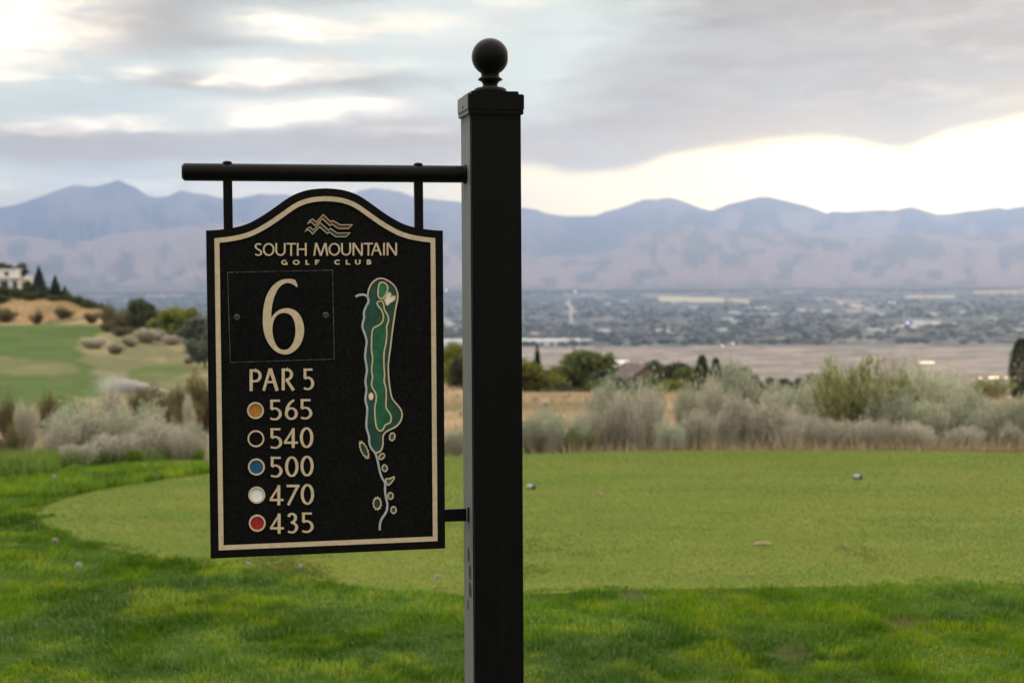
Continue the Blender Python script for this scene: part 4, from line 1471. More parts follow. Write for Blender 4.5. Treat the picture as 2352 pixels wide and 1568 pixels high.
HEDGE = [shrub_proto('hedge_bush', 450 + i, n_stem=200, n_leaf=3600, leaf=.024, top_col=(.075, .095, .035), low_col=(.07, .075, .035), leggy=.05) for i in range(2)]
KINDS = {'hedge': HEDGE, 'sage': SAGE, 'taupe': TAUPE, 'green': GREEN, 'olive': OLIVE, 'weed': GRASSY}
_cnt = {}


def shrub(kind, xv_, r_, top_y, wid_v, label, group=None, sink=.03, cat='shrub', width_k=1.0):
    """one shrub: bearing, distance, height of its top and its width as seen from the tee"""
    protos = KINDS[kind]
    i = _cnt.get(kind, 0)
    _cnt[kind] = i + 1
    root, st, lv = protos[i % len(protos)]
    x_, y_ = at(xv_, r_)
    z_ = tz(x_, y_)
    hgt = max(.12, Zy(r_, top_y) - z_)
    wid = wid_v / FOC * r_ * 1.32
    hgt *= (1.18 if kind == 'green' else 1.36) * (1 + (.22 if group else 0) * (((i * 7919) % 13) / 12 - .5))
    wid *= 1 + (.3 if group else 0) * (((i * 104729) % 11) / 10 - .5)
    if r_ > 100:
        hgt = max(hgt, .40 * wid)
    o = root.copy()
    o.location = (x_, y_, z_ - sink * hgt)
    o.rotation_euler = (0, 0, (i * 2.399) % 6.283)
    o.scale = (wid, wid, hgt * (1 + sink))
    link(o)
    for part in (st, lv):
        p_ = part.copy()
        link(p_, o)
    tag(o, label, cat, group)
    return o


rs = random.Random(4)
GS = 'grey green sagebrush lining the tee'
GT = 'dry taupe rabbitbrush lining the tee'
# front row behind the tee, right of the post
row = [('sage', 1040, 14.6, 985, 90), ('sage', 1225, 14.7, 948, 110), ('sage', 1290, 14.5, 965, 95), ('taupe', 1345, 14.8, 930, 110), ('sage', 1425, 15.6, 893, 185), ('taupe', 1385, 14.9, 935, 120), ('taupe', 1480, 14.8, 918, 130),
       ('sage', 1545, 14.4, 985, 70), ('taupe', 1600, 14.8, 945, 120), ('taupe', 1665, 15.0, 935, 115), ('sage', 1590, 17.5, 925, 120), ('sage', 1665, 18.5, 888, 150), ('taupe', 1655, 17.2, 912, 110), ('sage', 1745, 18.5, 872, 170),
       ('taupe', 1740, 15.0, 935, 120), ('sage', 1810, 16.8, 895, 140), ('taupe', 1820, 14.8, 955, 130), ('sage', 1870, 17.5, 900, 130), ('taupe', 1890, 14.9, 968, 110), ('sage', 1925, 18.5, 868, 150), ('taupe', 1965, 15.0, 965, 130),
       ('sage', 2045, 15.6, 925, 130), ('taupe', 2080, 19.5, 868, 130), ('taupe', 2040, 14.9, 985, 110), ('sage', 2150, 18.5, 884, 150), ('sage', 2130, 15.8, 925, 130), ('taupe', 2110, 14.9, 985, 120), ('sage', 2215, 16.5, 915, 150),
       ('taupe', 2235, 18.8, 905, 130), ('taupe', 2200, 15.0, 990, 110), ('sage', 2290, 15.6, 945, 140), ('taupe', 2300, 18.5, 915, 140), ('sage', 2350, 15.4, 925, 130), ('taupe', 2330, 14.9, 990, 110), ('sage', 2410, 15.2, 935, 140)]
ORD = ['first', 'second', 'third', 'fourth', 'fifth', 'sixth', 'seventh', 'eighth', 'ninth', 'tenth', 'eleventh', 'twelfth', 'thirteenth', 'fourteenth', 'fifteenth', 'sixteenth', 'seventeenth', 'eighteenth', 'nineteenth', 'twentieth']


def ranked(lst, text, away=False):
    """labels that count the look-alikes along their row"""
    order = sorted(range(len(lst)), key=lambda i: (-lst[i][-4] if away else lst[i][-4]))
    out = [None] * len(lst)
    for k, i in enumerate(order):
        out[i] = text % ORD[k]
    return out


for kd, tx, gp in (('sage', 'grey green sagebrush behind the tee, %s from the post towards the cypress', GS), ('taupe', 'dry taupe rabbitbrush behind the tee, %s from the post towards the cypress', GT)):
    sub = [q_ for q_ in row if q_[0] == kd]
    for q_, lb in zip(sub, ranked(sub, tx)):
        shrub(*q_, lb, gp)
shrub('green', 1985, 16.0, 826, 205, 'tall green leafy shrub rising above the sagebrush behind the tee')
shrub('green', 2080, 16.4, 866, 110, 'slim olive green shrub with bare lower stems beside the tall leafy shrub')
shrub('green', 1330, 14.4, 985, 60, 'low bright green shrub at the foot of the sagebrush behind the tee marker')
# scattered small bushes on the dry slope
GROW = []
for a, r_, t, wv_ in [(1250, 60, 925, 18), (1275, 52, 938, 22), (1225, 75, 912, 22), (1300, 85, 905, 25), (1050, 80, 905, 20), (1055, 50, 945, 22), (1380, 90, 898, 30), (1345, 70, 915, 22)]:
    GROW.append((a, r_, t, wv_))
for q_, lb in zip(GROW, ranked(GROW, 'small grey brown bush on the golden dry slope, %s from the sign towards the cypress')):
    shrub('taupe', *q_, lb, 'small bushes on the golden slope')
# left of the sign
LROW = []
for kind, a, r_, t, wv_ in [('taupe', 110, 13.6, 985, 120), ('sage', 165, 14.2, 958, 130), ('taupe', 215, 14.6, 925, 130), ('taupe', 250, 13.6, 985, 130), ('sage', 300, 14.4, 955, 140), ('taupe', 335, 13.8, 975, 120), ('sage', 370, 14.4, 962, 120),
                            ('taupe', 420, 13.9, 990, 100), ('sage', 440, 14.2, 972, 120), ('taupe', 175, 13.2, 1015, 90), ('taupe', 270, 15.5, 935, 110)]:
    LROW.append((kind, a, r_, t, wv_))
for kd, tx, gp in (('sage', 'grey green sagebrush beyond the tee end, %s from the sign towards the weeds', 'sagebrush behind the sign'), ('taupe', 'dry taupe rabbitbrush beyond the tee end, %s from the sign towards the weeds', 'rabbitbrush behind the sign')):
    sub = [q_ for q_ in LROW if q_[0] == kd]
    for q_, lb in zip(sub, ranked(sub, tx, True)):
        shrub(*q_, lb, gp)
WROW = []
for a, r_, t, wv_ in [(30, 12.6, 1068, 80), (85, 12.8, 1058, 70), (-25, 12.6, 1075, 80), (450, 13.7, 1035, 30), (300, 13.4, 1050, 50)]:
    WROW.append((a, r_, t, wv_))
for q_, lb in zip(WROW, ranked(WROW, 'bright green weed clump at the turf edge, %s from the sign outwards', True)):
    shrub('weed', *q_, lb, 'weed clumps at the turf edge', cat='weeds')
OROW = []
for a, r_, t, wv_ in [(15, 42, 905, 70), (110, 45, 905, 55), (60, 40, 935, 70), (380, 48, 895, 90), (440, 46, 880, 100), (320, 50, 908, 60), (470, 44, 892, 90), (410, 40, 925, 80), (350, 44, 925, 60), (20, 30, 985, 60), (250, 50, 905, 50), (150, 34, 950, 60)]:
    OROW.append((a, r_, t, wv_))
for q_, lb in zip(OROW, ranked(OROW, 'brown olive scrub bush on the lower slope, %s from the sign outwards', True)):
    shrub('olive', *q_, lb, 'olive scrub on the lower slope')
YROW = []
for a, r_, t, wv_ in [(55, 36, 945, 70), (130, 38, 935, 50), (440, 38, 915, 40)]:
    YROW.append((a, r_, t, wv_))
for q_, lb in zip(YROW, ranked(YROW, 'grey dry bush among the olive scrub, %s from the sign outwards', True)):
    shrub('taupe', *q_, lb, 'grey bushes on the lower slope')
# bushes on the far left slope and hill
FROW = []
for kind, a, r_, t, wv_ in [('olive', 85, 268, 714, 28), ('olive', 12, 272, 702, 50), ('olive', 150, 275, 700, 60), ('olive', 210, 262, 715, 40), ('olive', 260, 245, 700, 75), ('olive', 295, 240, 712, 55), ('olive', 245, 235, 735, 40), ('olive', 280, 225, 755, 50),
                            ('taupe', 330, 215, 765, 70), ('taupe', 395, 215, 775, 60), ('taupe', 300, 205, 785, 60), ('olive', 360, 222, 745, 40), ('olive', 460, 165, 805, 40), ('taupe', 430, 160, 815, 50), ('taupe', 215, 190, 790, 60), ('taupe', 260, 180, 800, 50)]:
    FROW.append((kind, a, r_, t, wv_))
for kd, tx, gp in (('olive', 'dark olive bush on the far hillside fairway, %s from the sign outwards', 'olive bushes on the far hillside'), ('taupe', 'pale taupe bush on the far hillside fairway, %s from the sign outwards', 'taupe bushes on the far hillside')):
    sub = [q_ for q_ in FROW if q_[0] == kd]
    for q_, lb in zip(sub, ranked(sub, tx, True)):
        shrub(*q_, lb, gp)
HROW = []
for a, r_, t, wv_ in [(148, 330, 668, 30), (165, 328, 674, 30), (180, 325, 680, 30), (196, 322, 686, 30), (212, 318, 692, 30), (228, 315, 698, 28), (242, 310, 704, 24), (72, 345, 655, 26), (60, 340, 660, 24), (10, 332, 672, 50), (30, 335, 668, 40), (-20, 334, 668, 50), (112, 342, 662, 26), (70, 322, 682, 36), (45, 328, 672, 44), (95, 335, 664, 34), (125, 330, 670, 34), (-5, 318, 688, 44), (85, 326, 677, 36), (122, 322, 684, 30)]:
    HROW.append((a, r_, t, wv_))
for q_, lb in zip(HROW, ranked(HROW, 'dark hedge bush on the hill crest, %s from the sign towards the white house', True)):
    shrub('hedge', q_[0], q_[1], q_[2] - 3, q_[3] * 1.2, lb, 'hedge bushes on the hill crest')


# ------------------------------------------------------------------ trees
def trunk_mesh(g_, h_, r0, limbs, reach):
    V_, F_ = [], []

    def tube(p0, p1, ra, rb, seg=6, bend=0.0):
        s = len(V_)
        p0, p1 = np.array(p0), np.array(p1)
        mid_ = (p0 + p1) / 2 + np.array([bend, -bend * .6, bend * .5])
        for c_, rad in ((p0, ra), (mid_, (ra + rb) / 2), (p1, rb)):
            for i in range(seg):
                a = 2 * math.pi * i / seg
                V_.append((c_[0] + rad * math.cos(a), c_[1] + rad * math.sin(a), c_[2]))
        for k in range(2):
            for i in range(seg):
                F_.append((s + k * seg + i, s + k * seg + (i + 1) % seg, s + (k + 1) * seg + (i + 1) % seg, s + (k + 1) * seg + i))
    tube((0, 0, -.03), (0, 0, h_), r0, r0 * .4, 8, .01)
    for i in range(limbs):
        a = 2.4 * i + g_.uniform(-.3, .3)
        z0_ = h_ * g_.uniform(.45, .95)
        rr_ = reach * g_.uniform(.5, .95)
        tube((0, 0, z0_), (rr_ * math.cos(a), rr_ * math.sin(a), z0_ + g_.uniform(.15, .4)), r0 * .45, r0 * .12, 5, .02)
    return np.array(V_), np.array(F_)


def decid_proto(name, seed, col_, n=4600, leaf=.031, lobes=15, low=.16):
    g_ = np.random.default_rng(seed)
    tv_, tf_ = trunk_mesh(g_, .55, .028, 6, .30)
    cen = []
    for i in range(lobes):
        a, t = g_.uniform(0, 6.28), g_.uniform(0, 1)
        zz = low + .12 + (.98 - low - .26) * t
        rr_ = g_.uniform(.05, .34) * math.sin(math.pi * (.18 + .74 * t))
        cen.append((rr_ * math.cos(a), rr_ * math.sin(a), zz, g_.uniform(.11, .19)))
    cen = np.array(cen)
    k = g_.integers(0, lobes, n)
    d_ = g_.normal(size=(n, 3))
    d_ /= np.linalg.norm(d_, axis=1)[:, None]
    rad = g_.random(n) ** .45 * (1 + .18 * g_.normal(size=n))
    pos = cen[k, :3] + d_ * (cen[k, 3] * rad)[:, None]
    U_, V_ = rand_axes(g_, n, leaf * g_.uniform(.6, 1.4, n))
    LV, LF = quads(pos, U_, V_)
    c_ = np.array(col_)[None, :] * (g_.uniform(.6, 1.4, n) * (.85 + .3 * g_.random(lobes)[k]))[:, None]
    root = D.objects.new(name, None)
    return root, mk_np('trunk', tv_, tf_, M_BARK, do_link=False), mk_np('crown', LV, LF, M_LEAF, color=np.repeat(c_, 4, 0), do_link=False)


def conif_proto(name, seed, col_, n=4200, leaf=.030, columnar=False):
    g_ = np.random.default_rng(seed)
    tv_, tf_ = trunk_mesh(g_, .93, .022, 0, .2)
    t = g_.random(n) ** (1.45 if not columnar else 1.1)
    zz = .05 + .95 * t
    wmax = (.5 * np.sqrt(np.clip(np.sin(math.pi * (.12 + .86 * t)), 0, 1)) if columnar else .5 * (1 - t) ** .9 * (1 + .16 * np.sin(t * 60)) + .01)
    a = g_.uniform(0, 6.28, n)
    rad = wmax * g_.random(n) ** .35 * (1 + .10 * np.sin(a * 5 + t * 22))
    pos = np.stack([rad * np.cos(a), rad * np.sin(a), zz - rad * (.12 if not columnar else -.05)], 1)
    U_ = np.stack([np.cos(a), np.sin(a), np.full(n, -.35 if not columnar else 1.2)], 1) * leaf + g_.normal(0, leaf * .35, (n, 3))
    V_ = np.cross(U_, g_.normal(size=(n, 3)))
    V_ = V_ / np.linalg.norm(V_, axis=1)[:, None] * leaf * .5
    LV, LF = quads(pos, U_, V_)
    c_ = np.array(col_)[None, :] * g_.uniform(.55, 1.45, n)[:, None]
    root = D.objects.new(name, None)
    return root, mk_np('trunk', tv_, tf_, M_BARK, do_link=False), mk_np('crown', LV, LF, M_LEAF, color=np.repeat(c_, 4, 0), do_link=False)


TREES = {
    'lime': [decid_proto('deciduous_tree', 601, (.20, .215, .035)), decid_proto('deciduous_tree', 602, (.18, .20, .042))],
    'green': [decid_proto('deciduous_tree', 611, (.135, .155, .042)), decid_proto('deciduous_tree', 612, (.115, .14, .045))],
    'dark': [decid_proto('deciduous_tree', 621, (.085, .10, .058)), decid_proto('deciduous_tree', 622, (.09, .10, .05))],
    'blue': [decid_proto('deciduous_tree', 631, (.18, .205, .16))],
    'fir': [conif_proto('conifer_tree', 641, (.026, .040, .026)), conif_proto('conifer_tree', 642, (.032, .046, .028))],
    'cypress': [conif_proto('cypress_tree', 651, (.034, .05, .016), n=3600, leaf=.022, columnar=True)],
}


def tree(kind, xv_, r_, top_y, wid_v, label, group=None, base_y=None):
    i = _cnt.get('t' + kind, 0)
    _cnt['t' + kind] = i + 1
    root, tr, cr2 = TREES[kind][i % len(TREES[kind])]
    x_, y_ = at(xv_, r_)
    z_ = tz(x_, y_)
    hgt = Zy(r_, top_y) - z_
    hgt *= 1.12
    wid = wid_v / FOC * r_ * (1.2 if kind == 'fir' else 1.0)
    if kind not in ('fir', 'cypress'):
        wid *= 1.75
    if 1190 < xv_ < 1760:
        hgt, wid = hgt * .98, wid * 1.15
    o = root.copy()
    o.location = (x_, y_, z_)
    o.rotation_euler = (0, 0, (i * 2.1) % 6.283)
    o.scale = (wid, wid, hgt)
    link(o)
    for part in (tr, cr2):
        link(part.copy(), o)
    return tag(o, label, 'tree', group)


# tree belt round the houses below the dry slope
tree('lime', 1205, 210, 828, 100, 'broad yellow green tree showing beside the sign post')
tree('fir', 1234, 240, 806, 34, 'narrow dark conifer tip standing above the yellow green tree')
tree('green', 1272, 235, 848, 50, 'low dark green tree between the yellow green tree and the brown house')
tree('dark', 1318, 255, 838, 46, 'small dark tree with blue green crown behind the low green tree')
tree('green', 1352, 225, 808, 92, 'tallest round green tree in the belt below the golden slope')
tree('dark', 1385, 215, 850, 60, 'dark green tree under the pale roof')
tree('blue', 1432, 205, 862, 88, 'round grey green tree in front of the brown gabled house')
tree('dark', 1478, 200, 876, 26, 'small near black tree against the brown gable wall')
tree('green', 1500, 195, 866, 46, 'dark olive tree right of the brown gable')
tree('lime', 1535, 190, 880, 50, 'low yellow green bushy tree beside the dark olive tree')
tree('dark', 1560, 260, 838, 80, 'wide dark tree behind the brown house roof')
tree('dark', 1530, 275, 846, 60, 'dark tree at the roof edge of the brown gabled house')
tree('dark', 1595, 280, 850, 50, 'grey dark tree next to the pair of columnar conifers')
tree('cypress', 1613, 215, 832, 32, 'larger dark columnar conifer of the pair above the sagebrush')
tree('cypress', 1645, 225, 838, 27, 'smaller dark columnar conifer of the pair above the sagebrush')
tree('dark', 1690, 260, 850, 66, 'low dark round tree right of the columnar pair')
tree('dark', 1735, 250, 866, 34, 'small dark tree at the right end of the belt')
tree('dark', 1865, 300, 868, 30, 'dark tree beside the pale distant houses')
tree('dark', 1770, 420, 872, 40, 'dark tree among the small houses above the sagebrush', 'trees among the small houses')
tree('dark', 1800, 430, 876, 40, 'dark tree among the small houses above the sagebrush', 'trees among the small houses')
tree('dark', 1835, 425, 874, 36, 'dark tree among the small houses above the sagebrush', 'trees among the small houses')
tree('lime', 1040, 200, 790, 60, 'yellow green tree seen in the gap between sign and post')
tree('dark', 1058, 170, 825, 50, 'dark grey green tree seen in the gap between sign and post')
tree('cypress', 2348, 105, 802, 58, 'dark green upright cypress beside the rounded hedge')
TROW = []
for a, r_, t, wv_, k in [(1545, 230, 850, 62, 'dark'), (1578, 228, 858, 54, 'green'), (1505, 250, 848, 56, 'dark'), (1255, 300, 862, 60, 'dark'), (1300, 295, 858, 60, 'green'), (1335, 285, 850, 60, 'dark'), (1400, 262, 862, 60, 'green'), (1520, 240, 872, 60, 'dark'), (1560, 225, 886, 60, 'green'), (1590, 240, 876, 60, 'dark'), (1625, 250, 874, 60, 'green'), (1665, 245, 872, 60, 'dark'), (1710, 255, 872, 60, 'dark'), (1450, 215, 890, 60, 'green'), (1385, 205, 884, 60, 'green'), (1290, 205, 888, 56, 'dark')]:
    TROW.append((k, a, r_, t - 9, wv_))
for kd, tx in (('dark', 'low dark tree in the belt round the houses, %s from the post'), ('green', 'low mid green tree in the belt round the houses, %s from the post')):
    sub = [q_ for q_ in TROW if q_[0] == kd]
    for q_, lb in zip(sub, ranked(sub, tx)):
        tree(*q_, lb, 'low trees of the tree belt')
shrub('green', 2285, 90, 872, 95, 'broad rounded dark green bush below the row of lights')
shrub('green', 2235, 92, 885, 60, 'smaller green bush at the end of the rounded hedge away from the cypress')
# left hill
tree('fir', 91, 332, 614, 40, 'tall pointed dark conifer on the hill right of the white house')
tree('fir', 128, 330, 634, 36, 'shorter dark conifer on the hill crest right of the tall one')
tree('fir', 150, 332, 655, 26, 'small dark conifer low on the hill crest')
tree('dark', 50, 352, 604, 34, 'dark tree rising behind the corner of the white house')
tree('dark', 24, 368, 604, 26, 'dark tree showing over the roof of the white house')
tree('dark', 0, 366, 600, 40, 'dark tree at the far side of the white house')
tree('dark', 66, 340, 640, 24, 'small dark tree close beside the white house')
tree('dark', 322, 235, 688, 52, 'dark grey green tree standing on the hillside beside the fairway')
tree('dark', 345, 232, 696, 40, 'dark narrow tree next to the grey green hillside tree')
tree('lime', 405, 225, 708, 78, 'yellow green bushy tree on the hillside left of the sign')
tree('lime', 440, 222, 705, 50, 'smaller yellow green tree on the hillside left of the sign')
tree('blue', 455, 190, 722, 72, 'round grey green tree at the edge of the hanging sign')
tree('blue', 470, 150, 760, 60, 'low grey green tree at the foot of the hillside behind the sign')

# ------------------------------------------------------------------ buildings
M_WALLW = mat('white_render', (.62, .61, .58), .8, .2, vary=.08, vscale=.6)
M_WALLB = mat('brown_siding', (.20, .155, .13), .8, .2, vary=.15, vscale=.8)
M_ROOFB = mat('brown_shingle', (.13, .105, .095), .9, .1, vary=.25, vscale=1.2)
M_ROOFP = mat('pale_roof', (.70, .66, .60), .6, .3, vary=.08, vscale=.8)
M_ROOFG = mat('grey_roof', (.22, .22, .23), .8, .2, vary=.2, vscale=.9)
M_GLASS = mat('window_glass', (.03, .035, .04), .12, .6)
M_TRIM = mat('white_trim', (.70, .69, .67), .6, .3)
M_SHEET = mat('pale_cladding', (.66, .66, .66), .6, .3, vary=.08, vscale=.05)


def house(label, xv_, r_, wid, dep, hgt, roof_h, rz, wallm, roofm, nwin=3, name='house', base=None, storeys=1, group=None):
    x_, y_ = at(xv_, r_)
    z_ = tz(x_, y_) if base is None else base
    o = empty(name, (x_, y_, z_), rz)
    tag(o, label, 'house', group)
    w2, d2 = wid / 2, dep / 2
    boxm('wall', -w2, w2, -d2, d2, -1.5, hgt, wallm, o)
    g_ = [(-w2, -d2, hgt), (w2, -d2, hgt), (0, -d2, hgt + roof_h), (-w2, d2, hgt), (w2, d2, hgt), (0, d2, hgt + roof_h)]
    mk('gable', [(a, b_ * .995, c_ + .01) for a, b_, c_ in g_], [(0, 1, 2), (4, 3, 5), (0, 3, 4, 1)], wallm, o)
    ov, th_ = .45, .18
    rv = []
    for s_ in (-1, 1):
        k = roof_h / w2
        rv.append([(s_ * (w2 + ov), -d2 - ov, hgt - ov * k + .06), (s_ * .02, -d2 - ov, hgt + roof_h + .06), (s_ * .02, d2 + ov, hgt + roof_h + .06), (s_ * (w2 + ov), d2 + ov, hgt - ov * k + .06)])
    for pts in rv:
        vv = pts + [(a, b_, c_ + th_) for a, b_, c_ in pts]
        rf = mk('roof', vv, [(0, 1, 2, 3), (7, 6, 5, 4), (0, 4, 5, 1), (1, 5, 6, 2), (2, 6, 7, 3), (3, 7, 4, 0)], roofm, o)
        fix_normals(rf)
    for s in range(storeys):
        zb = hgt / storeys * s
        for i in range(nwin):
            cx2 = -w2 + wid * (i + .5) / nwin
            ww = min(.55, wid / nwin * .32)
            wn = boxm('window', cx2 - ww, cx2 + ww, -d2 - .06, -d2 + .02, zb + .9, zb + 2.2, M_TRIM, o)
            boxm('pane', cx2 - ww + .1, cx2 + ww - .1, -d2 - .09, -d2 - .05, zb + 1.0, zb + 2.1, M_GLASS, wn)
    return o


# white house on the left hill: wide lower storey with posts, set-back upper storey
hx0, hy0_ = at(-8, 347)
wh = empty('white_house', (hx0, hy0_, Zy(347, 657)), R(-4))
tag(wh, 'white two storey house with columns standing on the hilltop among conifers', 'house')
boxm('wall', -9.5, 6.0, 0, 9, -1.0, 2.35, M_WALLW, wh)
up = boxm('upper_storey', -8.0, 4.2, .8, 8, 2.36, 4.15, M_WALLW, wh)
boxm('roof', -9.9, 6.5, -.6, 9.4, 2.34, 2.62, M_TRIM, wh, .05)
boxm('parapet', -8.3, 4.5, .5, 8.3, 4.14, 4.40, M_TRIM, up, .04)
boxm('bay', 5.98, 6.8, .6, 5.0, -1.0, 2.05, M_WALLW, wh)
for cx2 in (-8.8, -6.4, -4.0, -1.6, .8, 3.2, 5.6):
    boxm('column', cx2 - .16, cx2 + .16, -.45, -.13, -1.0, 2.34, M_TRIM, wh)
for cx2, ww in ((-7.6, .7), (-5.2, .7), (-2.8, .7), (-.4, .7), (2.0, 1.0), (4.4, .6)):
    wn = boxm('window', cx2 - ww, cx2 + ww, -.05, .05, .1, 1.9, M_TRIM, wh)
    boxm('pane', cx2 - ww + .1, cx2 + ww - .1, -.09, -.04, .2, 1.8, M_GLASS, wn)
for cx2 in (-6.2, -3.4, -.6, 2.2):
    wn = boxm('window', cx2 - .6, cx2 + .6, .72, .84, 2.75, 3.85, M_TRIM, up)
    wn.parent = wh
    boxm('pane', cx2 - .5, cx2 + .5, .69, .74, 2.85, 3.75, M_GLASS, wn)

house('brown gabled house half hidden by the trees below the golden slope', 1462, 232, 6.2, 9, Zy(232, 872) - tz(*at(1462, 232)), 2.1, R(14), M_WALLB, M_ROOFB, 2)
house('house with bright pale roof slopes showing above the dark trees', 1412, 246, 9.5, 5.0, Zy(246, 853) - tz(*at(1412, 246)), 1.5, R(52), M_WALLB, M_ROOFP, 2)
house('low grey brown house among the trees left of the tall green tree', 1306, 238, 6.0, 7, Zy(238, 880) - tz(*at(1306, 238)), 1.4, R(-20), M_WALLB, M_ROOFB, 2)
for i, (a, r_, ty) in enumerate([(1590, 320, 862), (1745, 430, 886), (1790, 440, 882), (1822, 450, 884), (1850, 445, 888), (1770, 470, 880), (1575, 300, 872)]):
    house('small grey roofed house seen over the sagebrush', a, r_, 9, 8, Zy(r_, ty + 8) - tz(*at(a, r_)), 1.8, R(-30 + 23 * i), M_WALLW if i % 2 else M_WALLB, M_ROOFG, 2, group='small houses over the sagebrush')


def shed(label, xv_, r_, wid, dep, hgt, rz, m_, roofm, name='warehouse', group=None, cat='building'):
    x_, y_ = at(xv_, r_)
    o = empty(name, (x_, y_, tz(x_, y_)), rz)
    tag(o, label, cat, group)
    boxm('wall', -wid / 2, wid / 2, -dep / 2, dep / 2, -6, hgt, m_, o)
    boxm('roof', -wid / 2 - .6, wid / 2 + .6, -dep / 2 - .6, dep / 2 + .6, hgt + .01, hgt + .8, roofm, o)
    return o


shed('very long low white building on the valley floor behind the post', 1170, 3720, 335, 60, 10, 0, M_SHEET, M_SHEET)
shed('small grey annex at the right end of the long white building', 1345, 3740, 30, 40, 9, R(5), M_ROOFG, M_SHEET)
gb = random.Random(9)
for i in range(70):
    yv_ = gb.uniform(690, 790)
    r_ = 199.0 * FOC / (yv_ - 625)
    a = gb.uniform(-60, 2420) if i % 4 else gb.uniform(1240, 2400)
    if not (300 < a < 480 or a > 1000):
        a = gb.uniform(1210, 2400)
    pale_ = gb.random() < .6
    shed('pale flat roofed building standing in the hazy valley town' if pale_ else 'grey flat roofed building standing in the hazy valley town', a, r_, gb.uniform(14, 55), gb.uniform(14, 40), gb.uniform(5, 11), gb.uniform(-.6, .6),
         M_SHEET if pale_ else M_ROOFG, M_SHEET if pale_ else M_ROOFG, 'town_building', 'pale buildings of the valley town' if pale_ else 'grey buildings of the valley town')

def clear_of_streaks(xs_, ys_):
    ok_ = np.ones(len(xs_), bool)
    for x0, y0, x1, y1, hw in STREAKS:
        wide = abs(x1 - x0) > abs(y1 - y0)
        t_ = np.clip((xs_ - x0) / (x1 - x0) if wide else (ys_ - y0) / (y1 - y0), 0, 1)
        ok_ &= ~((np.abs(ys_ - y0 - t_ * (y1 - y0)) < (hw + 2 if wide else 3)) & (np.abs(xs_ - x0 - t_ * (x1 - x0)) < (4 if wide else hw + 3)))
    return ok_


# the uncountable rest of the town: roofs and tree canopy
g = np.random.default_rng(77)
n = 3600
yv_ = 655 + (795 - 655) * g.random(n) ** .8
xs = g.uniform(-120, 2480, n)
ok = clear_of_streaks(xs, yv_)
yv_, xs = yv_[ok], xs[ok]
n = len(xs)
r_ = np.interp(yv_, [640, 664, 697, 745, 770, 798], [22000, 16000, 10000, 6000, 4700, 3500])
X_, Y_ = (xs - 1176) / FOC * r_, r_
Z_ = terrain(X_, Y_)
sx_, sy_, sz_ = g.uniform(5, 15, n), g.uniform(5, 13, n), g.uniform(3, 7, n)
box = np.array([(-1, -1, 0), (1, -1, 0), (1, 1, 0), (-1, 1, 0), (-1, -1, 1), (1, -1, 1), (1, 1, 1), (-1, 1, 1)], float)
V_ = box[None] * np.stack([sx_, sy_, sz_], -1)[:, None, :] + np.stack([X_, Y_, Z_], -1)[:, None, :]
F_ = (8 * np.arange(n))[:, None, None] + np.array([[4, 5, 6, 7], [0, 1, 5, 4], [1, 2, 6, 5], [2, 3, 7, 6], [3, 0, 4, 7]])[None]
cl = np.where((g.random(n) < .45)[:, None], np.array([.22, .21, .205]), np.array([.12, .11, .105])) * g.uniform(.7, 1.2, n)[:, None]
tag(mk_np('distant_rooftops', V_.reshape(-1, 3), F_.reshape(-1, 4), mat('roof_mass', attr=True, rough=.9, spec=.1), color=np.repeat(cl, 8, 0)), kind='stuff')
n = 7000
yv_ = 650 + (796 - 650) * g.random(n) ** .75
xs = g.uniform(-120, 2480, n)
r_ = np.interp(yv_, [640, 664, 697, 745, 770, 798], [22000, 16000, 10000, 6000, 4700, 3500])
X_, Y_ = (xs - 1176) / FOC * r_, r_
ok = (fbm(xs / 110, yv_ / 6, 3) > .44) & clear_of_streaks(xs, yv_)
X_, Y_, r_ = X_[ok], Y_[ok], r_[ok]
n = len(X_)
Z_ = terrain(X_, Y_)
octa = np.array([(1, 0, .4), (.2, 1, .5), (-1, .2, .45), (-.1, -1, .4), (.1, .1, 1), (0, 0, -.1)])
sc3 = np.stack([g.uniform(6, 18, n), g.uniform(6, 14, n), g.uniform(7, 14, n)], -1)
V_ = octa[None] * sc3[:, None, :] + np.stack([X_, Y_, Z_], -1)[:, None, :]
F_ = (6 * np.arange(n))[:, None, None] + np.array([[0, 1, 4], [1, 2, 4], [2, 3, 4], [3, 0, 4], [1, 0, 5], [2, 1, 5], [3, 2, 5], [0, 3, 5]])[None]
cl = np.array([.055, .068, .055]) * g.uniform(.6, 1.5, n)[:, None]
tag(mk_np('distant_treetops', V_.reshape(-1, 3), F_.reshape(-1, 3), mat('canopy_mass', attr=True, rough=.95, spec=.05), color=np.repeat(cl, 6, 0), smooth=True), kind='stuff')

# ------------------------------------------------------------------ lights that are lit
M_LAMP = mat('warm_lamp', (.9, .8, .6), .5, emit=(1.0, .78, .42, 5))
M_LAMPW = mat('white_lamp', (.9, .9, .9), .5, emit=(1.0, .95, .88, 1.8))
M_LAMPV = mat('violet_lamp', (.6, .4, .8), .5, emit=(.62, .38, 1.0, 4))
M_POLE = mat('lamp_pole', (.12, .12, .12), .6)


def lamp(xv_, r_, yv2, rad, m_, label, group):
    x_, y_ = at(xv_, r_)
    z_ = tz(x_, y_)
    top = max(Zy(r_, yv2), z_ + 2.5)
    o = empty('street_lamp', (x_, y_, z_))
    tag(o, label, 'lamp', group)
    boxm('pole', -.12, .12, -.12, .12, -.5, top - z_, M_POLE, o)
    lathe('lamp_head', [(rad * .5, 0), (rad, rad * .6), (rad * .8, rad * 1.4), (rad * .2, rad * 1.8)], m_, o, (0, 0, top - z_), 10)


